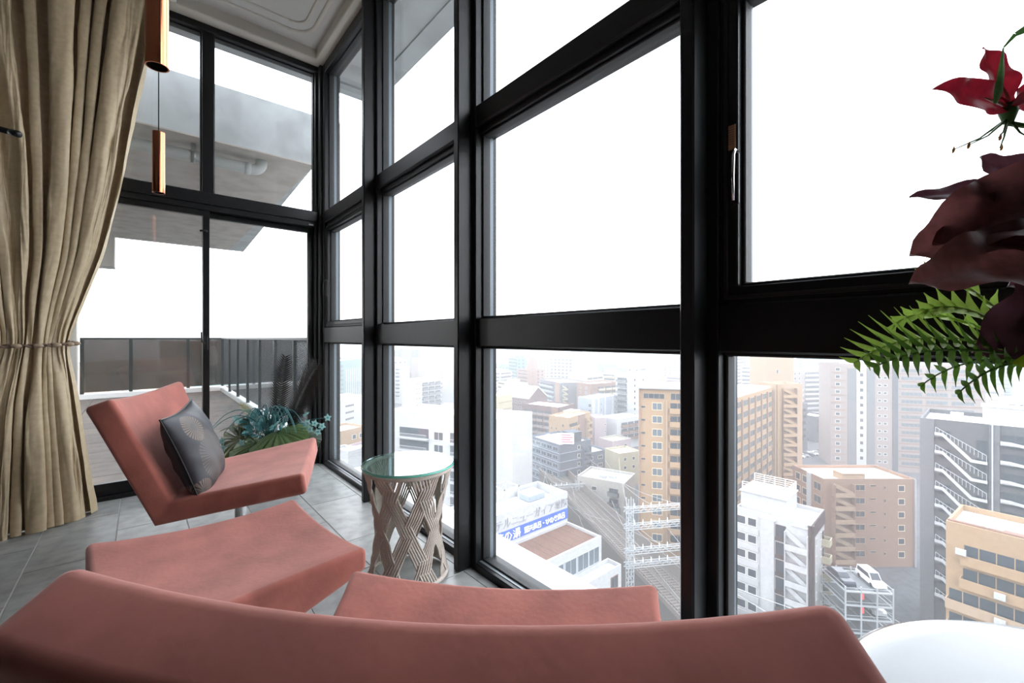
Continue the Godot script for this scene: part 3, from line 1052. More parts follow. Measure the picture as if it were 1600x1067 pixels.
# a split monstera leaf along +x
func monstera(size: float, slots: int) -> ArrayMesh:
	var st := S(true)
	var N := 180
	var c := Vector3(0.30 * size, 0.03 * size, 0)
	var prev := []
	for i in N + 1:
		var a := -PI + TAU * i / N
		var r := size * (0.58 + 0.20 * cos(a) - 0.10 * cos(2 * a)) * (1.0 - 0.45 * exp(-pow((absf(a) - PI) / 0.28, 2.0)))
		var s := absf(a) / PI * slots
		var f := absf(s - floorf(s) - 0.5)
		if absf(a) > 0.35 and absf(a) < 2.7 and f < 0.13:
			r *= 0.4
		var row := []
		for k in 6:
			var t := k / 5.0
			var p := c + Vector3(r * cos(a), 0, r * sin(a)) * t
			p.y += -0.22 * size * t * t + 0.03 * size * sin(s * TAU) * t * t + 0.05 * size * absf(sin(a)) * t
			row.append(p)
		if prev.size():
			for k in 5:
				quad(st, prev[k], row[k], row[k + 1], prev[k + 1])
		prev = row
	return done(st)

func aim(dir: Vector3, up: Vector3) -> Basis:
	var x := dir.normalized()
	var z := x.cross(up).normalized()
	var y := z.cross(x)
	return Basis(x, y, z)

func grow(parent: Node, called: String, m: Mesh, ma: Material, at: Vector3, dir: Vector3, up := Vector3.UP, label := "") -> MeshInstance3D:
	var o := put(parent, called, m, ma)
	o.transform = Transform3D(aim(dir, up), at)
	if label != "":
		o.set_meta("label", label)
	return o

func bez(a: Vector3, b: Vector3, c: Vector3, t: float) -> Vector3:
	return a.lerp(b, t).lerp(b.lerp(c, t), t)

# a frond: stem from a over b to c, leaflets on both sides; leaflets too fine to pick apart are one part
func frond(parent: Node, called: String, a: Vector3, b: Vector3, c: Vector3, up: Vector3, n: int, ln: float, wd: float, ma: Material, lean := 0.5, droop := 0.2, t0 := 0.1, label := "") -> void:
	var sp := []
	for i in 17:
		sp.append(bez(a, b, c, i / 16.0))
	var rad := []
	for i in 17:
		rad.append(lerpf(wd * 0.18, wd * 0.07, i / 16.0))
	var stem := put(parent, called, tubem(sp, rad, 6), ma)
	if label != "":
		stem.set_meta("label", label)
	var st := S(true)
	for i in n:
		var t := lerpf(t0, 0.99, float(i) / (n - 1))
		var p := bez(a, b, c, t)
		var d := (bez(a, b, c, minf(1, t + 0.02)) - bez(a, b, c, t - 0.02)).normalized()
		var sd := d.cross(up).normalized()
		var nn := sd.cross(d)
		var l := ln * pow(sin(PI * lerpf(0.18, 0.93, (t - t0) / (1 - t0))), 0.7)
		for s in [-1.0, 1.0]:
			var dir: Vector3 = (sd * s + d * lean).normalized()
			var prev := []
			for k in 6:
				var f := k / 5.0
				var q := p + dir * l * f + d * l * 0.25 * f * f - nn * droop * l * f * f
				var w := wd * 0.5 * (1.0 - f * 0.92) * (0.75 + 0.45 * sin(PI * minf(1.0, f * 1.3)))
				var row := [q - d * w, q + nn * w * 0.25, q + d * w]
				if prev.size():
					quad(st, prev[0], row[0], row[1], prev[1])
					quad(st, prev[1], row[1], row[2], prev[2])
				prev = row
	var lf := put(stem, "leaflets", done(st), ma)
	lf.set_meta("kind", "stuff")

func planter() -> void:
	var o := thing("potted_plant", "dark planter of teal and green artificial foliage in the window corner", "plant", Vector3(0.80, 0, -3.94))
	var st := S()
	cb(st, Vector3(-0.15, 0.0, -0.15), Vector3(0.15, 0.38, -0.135), 0.004)
	cb(st, Vector3(-0.15, 0.0, 0.135), Vector3(0.15, 0.38, 0.15), 0.004)
	cb(st, Vector3(-0.15, 0.0, -0.135), Vector3(-0.135, 0.38, 0.135), 0.004)
	cb(st, Vector3(0.135, 0.0, -0.135), Vector3(0.15, 0.38, 0.135), 0.004)
	cb(st, Vector3(-0.14, 0.0, -0.14), Vector3(0.14, 0.02, 0.14), 0.004)
	put(o, "pot", done(st), M.planter)
	put(o, "soil", bxm(Vector3(-0.135, 0.3, -0.135), Vector3(0.135, 0.345, 0.135)), M.soil)
	# directions as the camera meets them: r to its right, n towards it
	var r := Vector3(0.76, 0, 0.65)
	var n := Vector3(-0.65, 0, 0.76)
	var top := Vector3(0, 0.36, 0)
	# black feather fronds
	frond(o, "feather", top + r * 0.03, top + r * 0.05 + Vector3(0, 0.35, 0), top + r * 0.11 + Vector3(0, 0.69, 0), n, 30, 0.125, 0.02, M.feather, 0.5, 0.1, 0.2, "upright black feather-like frond")
	frond(o, "feather", top + r * 0.10, top + r * 0.22 + Vector3(0, 0.34, 0), top + r * 0.42 + n * 0.10 + Vector3(0, 0.63, 0), n, 34, 0.14, 0.02, M.feather, 0.45, 0.3, 0.2, "black feather-like frond leaning right with a curled tip")
	frond(o, "feather", top + r * 0.08 - n * 0.06, top + r * 0.18 - n * 0.08 + Vector3(0, 0.36, 0), top + r * 0.30 - n * 0.10 + Vector3(0, 0.66, 0), n, 26, 0.11, 0.02, M.feather, 0.5, 0.15, 0.25)
	# monstera leaves
	grow(o, "split_leaf", monstera(0.33, 8), M.leaf_green, top + r * 0.06 + n * 0.06 + Vector3(0, 0.12, 0), r * 0.7 + n * 0.75 + Vector3(0, -0.25, 0), n * 0.6 + Vector3.UP, "large split green leaf at the front")
	grow(o, "split_leaf", monstera(0.30, 8), M.leaf_green, top + r * 0.0 + n * 0.1 + Vector3(0, 0.07, 0), -r * 0.1 + n * 0.9 + Vector3(0, -0.75, 0), n * 0.9 + Vector3.UP * 0.5, "large split green leaf drooping over the pot")
	grow(o, "split_leaf", monstera(0.25, 7), M.leaf_dark, top + r * 0.17 + n * 0.05 + Vector3(0, 0.06, 0), r * 0.9 + n * 0.3 + Vector3(0, -0.3, 0), n * 0.5 + Vector3.UP)
	grow(o, "split_leaf", monstera(0.27, 7), M.leaf_olive, top - r * 0.14 + n * 0.05 + Vector3(0, 0.08, 0), -r * 0.9 + n * 0.25 + Vector3(0, -0.65, 0), n * 0.9 + Vector3.UP * 0.5, "dark olive split leaf at the left")
	frond(o, "fern", top - r * 0.05, top - r * 0.2 + Vector3(0, 0.2, 0), top - r * 0.38 + Vector3(0, 0.1, 0) + n * 0.05, Vector3.UP, 18, 0.06, 0.014, M.leaf_olive, 0.4, 0.3, 0.35)
	frond(o, "fern", top - r * 0.05, top - r * 0.12 + Vector3(0, 0.22, 0), top - r * 0.26 + Vector3(0, 0.30, 0), n, 16, 0.05, 0.016, M.cream_leaf, 0.4, 0.3, 0.45, "small cream fern tip")
	# teal grass loops
	var lr := RandomNumberGenerator.new()
	lr.seed = 3
	for k in 34:
		var a := lr.randf_range(-1.0, 1.0)
		var f := lr.randf_range(-0.6, 1.0)
		var h := lr.randf_range(0.2, 0.34)
		var b := top + r * 0.04 * a + n * 0.04 + Vector3(0, 0.04, 0)
		var reach := (r * (lr.randf_range(-0.42, 0.18) if k % 3 else lr.randf_range(0.05, 0.34)) + n * 0.16 * f)
		var pts := []
		for i in 13:
			var t := i / 12.0
			pts.append(bez(b, b + reach * 0.45 + Vector3(0, h * 1.55, 0), b + reach + Vector3(0, lr.randf_range(0.02, 0.024) + 0.04 * f, 0), t))
		put(o, "grass_blade", tubem(pts, [0.0025, 0.003, 0.0034, 0.0036, 0.0036, 0.0036, 0.0035, 0.0033, 0.003, 0.0027, 0.0023, 0.0018, 0.001], 5), M.teal if k % 2 else M.teal_dark)
	grow(o, "teal_leaf", leaf(0.24, 0.05, 0.3, 0.3, 0.3, 4.0), M.teal, top + n * 0.05 + Vector3(0, 0.08, 0) + r * 0.02, -r * 0.2 + Vector3(0, 1, 0) + n * 0.1, n)
	# teal leaves round the rim
	for k in 80:
		var a := lr.randf_range(-PI, PI)
		var rr := lr.randf_range(0.05, 0.2)
		var p := top + r * rr * cos(a) * 1.25 + n * rr * sin(a) + Vector3(0, lr.randf_range(0.0, 0.2), 0)
		var d := (p - top - Vector3(0, 0.0, 0) + Vector3(lr.randf_range(-0.1, 0.1), lr.randf_range(-0.12, 0.1), lr.randf_range(-0.1, 0.1)))
		grow(o, "teal_leaf", leaf([0.06, 0.08, 0.1][k % 3], [0.034, 0.042, 0.05][k % 3], 0.35, 0.25, 0.3, 3.0), [M.teal, M.teal_dark, M.leaf_dark, M.pale_teal][k % 4], p, d, n + Vector3.UP)
	# pale blossoms at the tips
	for sp in [[0.38, 0.16, 0.06, 0.0], [0.42, 0.13, 0.02, 1.0], [0.40, 0.09, 0.05, 2.0], [0.36, 0.12, 0.1, 0.6], [0.47, 0.20, 0.03, 1.6], [0.34, 0.17, 0.1, 2.2], [-0.36, 0.02, 0.06, 0.3], [-0.34, -0.03, 0.08, 1.4], [-0.14, 0.03, 0.16, 0.8], [-0.10, 0.10, 0.17, 2.0]]:
		var p: Vector3 = top + r * sp[0] + n * sp[2] + Vector3(0, sp[1], 0)
		var tw := put(o, "twig", tubem([top + n * 0.03 + Vector3(0, 0.03, 0), (top + p) / 2 + Vector3(0, 0.07, 0), p], 0.0022, 5), M.teal_dark)
		for k in 5:
			var a: float = TAU * k / 5 + sp[3]
			grow(tw, "petal", leaf(0.034, 0.02, 0.2, 0.2), M.pale_teal, p, r * cos(a) + Vector3.UP * sin(a) + n * 0.35, n)

# ---------------------------------------------------------------- flowers on the white table
func flowers() -> void:
	var o := thing("flower_arrangement", "flower arrangement of fern, plum leaves and a red lily at the right edge", "flowers", Vector3(0.93, 0.72, 0.19))
	var b := -o.position
	put(o, "vase", lathem([Vector2(0, 0), Vector2(0.055, 0), Vector2(0.075, 0.06), Vector2(0.08, 0.16), Vector2(0.06, 0.27), Vector2(0.045, 0.32), Vector2(0.05, 0.345), Vector2(0.044, 0.345), Vector2(0.038, 0.32), Vector2(0, 0.30)], 48), M.vase)
	var neck := Vector3(0.93, 1.06, 0.19)
	var toward := Vector3(-0.65, 0, 0.76)
	# lily
	var lc := Vector3(1.003, 1.547, -0.011)
	put(o, "stem", tubem([b + neck, b + Vector3(0.97, 1.3, 0.12), b + Vector3(1.02, 1.5, 0.04), b + lc + Vector3(0.0, -0.02, 0.0)], [0.004, 0.0035, 0.003, 0.004], 8), M.stem_green)
	for e in [[Vector3(0.901, 1.573, -0.072), 0.034, 0.5, toward], [Vector3(1.000, 1.648, -0.036), 0.036, -0.1, toward], [Vector3(1.07, 1.60, 0.035), 0.034, 0.2, toward], [Vector3(0.985, 1.60, 0.07), 0.03, 0.3, Vector3.UP], [Vector3(0.955, 1.545, 0.045), 0.026, 0.5, Vector3.UP]]:
		var d: Vector3 = e[0] - lc
		var pt := grow(o, "petal", leaf(d.length() * 1.06, e[1] * 1.35, 0.0, 0.35, 0.5, 3.2, 0.95, 0.8, e[2]), M.lily_red, b + lc, d, e[3])
		grow(pt, "petal_rib", leaf(d.length() * 0.45, 0.006, 0.0, 0.3), M.lily_rim, Vector3(0, 0.004, 0), Vector3.RIGHT, Vector3.UP)
	put(o, "flower_heart", lathem([Vector2(0, -0.022), Vector2(0.006, -0.02), Vector2(0.011, -0.004), Vector2(0.01, 0.008), Vector2(0, 0.012)], 16), M.stem_green, b + lc)
	for e in [[Vector3(0.924, 1.483, -0.05), 0.0], [Vector3(0.962, 1.496, -0.02), 1.0], [Vector3(0.995, 1.492, 0.012), 0.4], [Vector3(1.03, 1.5, -0.02), 0.7], [Vector3(0.985, 1.50, -0.07), 0.2]]:
		var tp: Vector3 = e[0]
		var sm := put(o, "stamen", tubem([b + lc + Vector3(0, -0.012, 0), b + (lc + tp) / 2 + Vector3(0, -0.012, 0), b + tp], [0.0024, 0.0013, 0.0008], 6), M.stem_green)
		grow(sm, "anther", leaf(0.013, 0.004, 0.1, 0.3), M.anther, b + tp + Vector3(0, -0.005, 0), Vector3(0.3, 0.9, 0.2), toward)
	# slender green leaf curling over the lily
	var gp := [Vector3(1.02, 1.668, 0.06), Vector3(0.985, 1.658, 0.026), Vector3(0.95, 1.634, -0.004), Vector3(0.937, 1.615, -0.015), Vector3(0.935, 1.58, -0.017), Vector3(0.931, 1.55, -0.02), Vector3(0.928, 1.535, -0.023)]
	var gw := [0.004, 0.010, 0.003, 0.0012, 0.005, 0.0065, 0.002]
	var st := S(true)
	for i in 6:
		var d1: Vector3 = (gp[i + 1] - gp[i]).normalized()
		var s1 := d1.cross(toward).normalized()
		quad(st, b + gp[i] - s1 * gw[i], b + gp[i + 1] - s1 * gw[i + 1], b + gp[i + 1] + toward * 0.001, b + gp[i] + toward * 0.001)
		quad(st, b + gp[i] + toward * 0.001, b + gp[i + 1] + toward * 0.001, b + gp[i + 1] + s1 * gw[i + 1], b + gp[i] + s1 * gw[i])
	put(o, "slender_leaf", done(st), M.stem_green)
	put(o, "stem", tubem([b + neck, b + Vector3(1.0, 1.4, 0.12), b + Vector3(1.03, 1.66, 0.08), b + gp[0]], 0.0025, 6), M.stem_green)
	# plum leaves: [base, tip, width, up, bend, material]
	for e in [[Vector3(1.075, 1.405, 0.05), Vector3(1.032, 1.49, -0.04), 0.075, toward, 0.0, "plum"], [Vector3(1.05, 1.385, 0.06), Vector3(0.908, 1.416, -0.094), 0.06, Vector3(-0.6, 0.7, 0.6), 0.25, "plum"], [Vector3(1.03, 1.40, 0.08), Vector3(0.866, 1.312, -0.078), 0.15, Vector3(-0.6, 0.6, 0.7), 0.25, "plum_brown"], [Vector3(1.03, 1.36, 0.10), Vector3(0.876, 1.33, -0.06), 0.13, Vector3(-0.5, 0.8, 0.7), 0.3, "plum_brown"], [Vector3(0.99, 1.315, 0.07), Vector3(0.80, 1.27, -0.08), 0.12, Vector3(-0.6, 0.7, 0.6), 0.15, "plum_brown"], [Vector3(0.98, 1.28, 0.08), Vector3(0.885, 1.175, -0.03), 0.12, Vector3(-0.6, 0.2, 0.7), 0.1, "plum"], [Vector3(1.0, 1.26, 0.06), Vector3(0.93, 1.17, 0.0), 0.12, Vector3(-0.6, 0.3, 0.7), 0.1, "plum"], [Vector3(1.04, 1.34, 0.09), Vector3(0.93, 1.27, 0.0), 0.14, Vector3(-0.6, 0.4, 0.7), 0.1, "plum"]]:
		var d: Vector3 = e[1] - e[0]
		grow(o, "plum_leaf", leaf(d.length() * 1.03, e[2], e[4], 0.3, 0.32, 4.0, 0.75, 0.75), M[e[5]], b + e[0], d + Vector3.UP * e[4] * d.length() * 0.6, e[3])
	put(o, "stem", tubem([b + neck, b + Vector3(0.98, 1.2, 0.12), b + Vector3(1.04, 1.38, 0.07)], [0.006, 0.005, 0.004], 8), M.plum_brown)
	put(o, "stem", tubem([b + neck, b + Vector3(0.95, 1.17, 0.12), b + Vector3(0.99, 1.30, 0.075)], [0.006, 0.005, 0.004], 8), M.plum_brown)
	# ferns: [over, tip, leaflet length, leaflet width, count, material]
	var fb := b + Vector3(0.953, 1.165, 0.03)
	for e in [[Vector3(0.85, 1.235, -0.09), Vector3(0.775, 1.165, -0.153), 0.05, 0.0125, 13, "fern", Vector3(-0.5, 0.75, 0.6)], [Vector3(0.835, 1.205, -0.075), Vector3(0.772, 1.160, -0.13), 0.048, 0.012, 12, "fern_dark", Vector3(-0.6, 0.55, 0.7)], [Vector3(0.90, 1.178, -0.02), Vector3(0.831, 1.126, -0.053), 0.034, 0.012, 9, "fern_dark", toward], [Vector3(0.90, 1.185, -0.05), Vector3(0.848, 1.132, -0.091), 0.028, 0.011, 8, "fern_dark", toward], [Vector3(0.93, 1.31, -0.06), Vector3(0.903, 1.298, -0.097), 0.026, 0.018, 7, "fern", Vector3(-0.6, 0.5, 0.7)], [Vector3(0.91, 1.27, -0.05), Vector3(0.874, 1.237, -0.094), 0.03, 0.022, 9, "fern", Vector3(-0.6, 0.6, 0.7)], [Vector3(0.93, 1.275, -0.1), Vector3(0.895, 1.215, -0.13), 0.02, 0.02, 7, "fern", Vector3(-0.6, 0.6, 0.7)]]:
		frond(o, "fern_frond", fb, b + e[0], b + e[1], e[6], e[4], e[2], e[3], M[e[5]], 0.6, -0.45, 0.2)
	put(o, "stem", tubem([b + neck, b + Vector3(0.945, 1.12, 0.12), fb], 0.004, 8), M.stem_green)
	grow(o, "lime_leaf", leaf(0.1, 0.05, 0.1, 0.2), M.lime, b + Vector3(0.925, 1.165, 0.06), Vector3(-0.7, 0.05, -0.55), Vector3(-0.6, 0.4, 0.7), "rounded lime green leaf")

# ---------------------------------------------------------------- the city
# A block stands with its front face from (ax, az) to (bx, bz), left to right as one looks at it, and reaches back by depth.
func block(called: String, label: String, a: Vector2, b: Vector2, depth: float, top: float, wall: Material, roof: Material, group := "", parapet := 0.8) -> Dictionary:
	var d := b - a
	var L := d.length()
	var H := top - GY
	var o := thing(called, label, "building", Vector3(a.x, GY, a.y), atan2(-d.y, d.x), group)
	var st := S()
	bx(st, Vector3(0, 0, -depth), Vector3(L, H - parapet, 0))
	if parapet > 0.01:
		bx(st, Vector3(0, H - parapet, -0.25), Vector3(L, H, 0))
		bx(st, Vector3(0, H - parapet, -depth), Vector3(L, H, -depth + 0.25))
		bx(st, Vector3(0, H - parapet, -depth + 0.25), Vector3(0.25, H, -0.25))
		bx(st, Vector3(L - 0.25, H - parapet, -depth + 0.25), Vector3(L, H, -0.25))
	put(o, "wall", done(st), wall)
	put(o, "roof", bxm(Vector3(0.25, H - parapet, -depth + 0.25), Vector3(L - 0.25, H - parapet + 0.08, -0.25)), roof)
	return {"o": o, "L": L, "H": H, "D": depth, "wall": wall}

func face(b: Dictionary, f: String) -> Transform3D:
	match f:
		"r":
			return Transform3D(Basis(Vector3(0, 0, -1), Vector3.UP, Vector3(1, 0, 0)), Vector3(b.L, 0, 0))
		"l":
			return Transform3D(Basis(Vector3(0, 0, 1), Vector3.UP, Vector3(-1, 0, 0)), Vector3(0, 0, -b.D))
		"b":
			return Transform3D(Basis(Vector3(-1, 0, 0), Vector3.UP, Vector3(0, 0, -1)), Vector3(b.L, 0, -b.D))
	return Transform3D()

# meshes shared between alike pieces; each is centred on its own x and on the middle of its height, proud of z = 0
func piece(kind: String, w: float, h: float, m1: Material, m2: Material) -> ArrayMesh:
	var key := "%s|%.2f|%.2f|%s|%s" % [kind, w, h, m1.resource_name, m2.resource_name]
	if cache.has(key):
		return cache[key]
	var s1 := S()
	var s2 := S()
	var x := w / 2
	var y := h / 2
	match kind:
		"window":
			var t := minf(0.12, minf(w, h) * 0.15)
			bx(s1, Vector3(-x, -y, -0.02), Vector3(x, -y + t, 0.10))
			bx(s1, Vector3(-x, y - t, -0.02), Vector3(x, y, 0.08))
			bx(s1, Vector3(-x, -y + t, -0.02), Vector3(-x + t, y - t, 0.08))
			bx(s1, Vector3(x - t, -y + t, -0.02), Vector3(x, y - t, 0.08))
			if w > 1.3:
				var n := int(roundf(w / 1.2))
				for i in range(1, n):
					var xx := lerpf(-x, x, float(i) / n)
					bx(s1, Vector3(xx - 0.04, -y + t, -0.02), Vector3(xx + 0.04, y - t, 0.06))
			bx(s2, Vector3(-x + t, -y + t, -0.02), Vector3(x - t, y - t, 0.03))
		"balcony":   # slab, parapet and the glazed doors behind it
			bx(s1, Vector3(-x, -y - 0.15, 0), Vector3(x, -y, 1.15))
			bx(s1, Vector3(-x, -y, 1.02), Vector3(x, -y + 1.0, 1.15))
			bx(s1, Vector3(-x, -y, 0), Vector3(-x + 0.12, -y + 1.0, 1.02))
			bx(s1, Vector3(x - 0.12, -y, 0), Vector3(x, -y + 1.0, 1.02))
			bx(s2, Vector3(-x + 0.2, -y, -0.02), Vector3(x - 0.2, y - 0.35, 0.05))
			var n := maxi(1, int(roundf(w / 1.4)))
			for i in range(1, n):
				var xx := lerpf(-x, x, float(i) / n)
				bx(s1, Vector3(xx - 0.05, -y, 0.0), Vector3(xx + 0.05, y - 0.35, 0.08))
		"gallery":   # open corridor: dark pane stands for recess shade, behind a slab and thin-bar rail
			bx(s1, Vector3(-x, -y - 0.2, 0), Vector3(x, -y, 1.2))
			bx(s1, Vector3(-x, -y + 0.95, 1.12), Vector3(x, -y + 1.03, 1.2))
			var n := int(w / 0.35)
			for i in n + 1:
				var xx := lerpf(-x + 0.03, x - 0.03, float(i) / n)
				bx(s1, Vector3(xx - 0.02, -y, 1.14), Vector3(xx + 0.02, -y + 0.95, 1.18))
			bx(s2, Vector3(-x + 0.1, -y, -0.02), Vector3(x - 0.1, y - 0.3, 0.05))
		"stair_flight":   # sloping parapet in front of an open stair
			var st := PackedVector2Array([Vector2(-x, y * 0.55), Vector2(-x, y * 0.55 + 0.9), Vector2(x, -y + 0.9), Vector2(x, -y)])
			prism(s1, st, 0.5, 0.65)
			bx(s1, Vector3(-x, -y - 0.2, 0), Vector3(x, -y, 1.1))
			bx(s1, Vector3(-x, -y, 1.0), Vector3(x, -y + 0.75, 1.1))
			bx(s2, Vector3(-x, -y, -0.02), Vector3(x, y - 0.2, 0.04))
			bx(s2, Vector3(-x - 0.12, -y - 0.2, 0), Vector3(-x, y, 1.1))
			bx(s2, Vector3(x, -y - 0.2, 0), Vector3(x + 0.12, y, 1.1))
		"band":
			bx(s1, Vector3(-x, -y, -0.05), Vector3(x, y, 0.16))
		"pier":
			bx(s1, Vector3(-x, -y, -0.05), Vector3(x, y, 0.35))
		"opening":
			bx(s2, Vector3(-x, -y, -0.02), Vector3(x, y, 0.03))
			bx(s1, Vector3(-x, -y - 0.1, -0.02), Vector3(x, -y, 0.12))
			bx(s1, Vector3(-x, y, -0.02), Vector3(x, y + 0.06, 0.1))
		"air_conditioner":
			cb(s1, Vector3(-x, -y, 0.1), Vector3(x, y, 0.45), 0.03)
			var ring := []
			for k in 13:
				ring.append(Vector3(-0.12 * w + y * 0.7 * cos(TAU * k / 12), y * 0.7 * sin(TAU * k / 12), 0.455))
			tube(s2, ring, 0.03, 5)
			bx(s2, Vector3(-0.12 * w - y * 0.6, -0.03, 0.44), Vector3(-0.12 * w + y * 0.6, 0.03, 0.47))
	s1.generate_normals()
	var m := s1.commit()
	m.surface_set_material(0, m1)
	if not kind in ["band", "pier"]:
		s2.generate_normals()
		s2.commit(m)
		m.surface_set_material(1, m2)
	cache[key] = m
	return m

func pieces(b: Dictionary, f: String, kind: String, xs: Array, first: float, pitch: float, n: int, w: float, h: float, m1: Material = null, m2: Material = null, z := 0.0) -> void:
	var xf := face(b, f)
	var m := piece(kind, w, h, m1 if m1 else M.city_frame, m2 if m2 else M.city_glass)
	for i in n:
		var y: float = b.H - first - pitch * i
		if kind != "pier" and y - h / 2 < 0.2:
			break
		for x in xs:
			var o := put(b.o, kind, m)
			o.transform = xf * Transform3D(Basis(), Vector3(x, y, z))

func spread(a: float, b: float, n: int) -> Array:
	var r := []
	for i in n:
		r.append(lerpf(a, b, (i + 0.5) / n))
	return r

func roof_things(b: Dictionary, list: Array) -> void:
	for e in list:   # [kind, x, z (back from the front), width, depth, height, material]
		var st := S()
		var h0: float = b.H - 0.75
		if e[0] == "water_tank":
			lathe(st, [Vector2(0, 0), Vector2(e[3] / 2, 0), Vector2(e[3] / 2, e[5] * 0.85), Vector2(e[3] * 0.3, e[5]), Vector2(0, e[5])], 20, Vector3(e[1], h0, -e[2]))
		else:
			cb(st, Vector3(e[1] - e[3] / 2, h0, -e[2] - e[4] / 2), Vector3(e[1] + e[3] / 2, h0 + e[5], -e[2] + e[4] / 2), 0.06)
			if e[0] == "stair_house":
				cb(st, Vector3(e[1] - e[3] / 2 - 0.2, h0 + e[5], -e[2] - e[4] / 2 - 0.2), Vector3(e[1] + e[3] / 2 + 0.2, h0 + e[5] + 0.2, -e[2] + e[4] / 2 + 0.2), 0.05)
		put(b.o, e[0], done(st), e[6])

func railing(b: Dictionary, pts: Array, h: float, rows: int, ma: Material) -> void:
	var st := S()
	for i in pts.size() - 1:
		var p: Vector3 = pts[i]
		var q: Vector3 = pts[i + 1]
		for k in rows:
			bar(st, p + Vector3.UP * h * (k + 1) / rows, q + Vector3.UP * h * (k + 1) / rows, 0.07)
		var n := maxi(1, int(p.distance_to(q) / 1.6))
		for k in n + 1:
			var s := p.lerp(q, float(k) / n)
			bar(st, s, s + Vector3.UP * h, 0.08)
	put(b.o, "roof_railing", done(st), ma)

func city() -> void:
	var g := struct_root("ground")
	put(g, "street_ground", bxm(Vector3(-900, GY - 1, -2600), Vector3(2600, GY, 1500)), M.asphalt)
	near_blocks()
	middle_blocks()
	tracks()
	car_park()
	far_blocks()

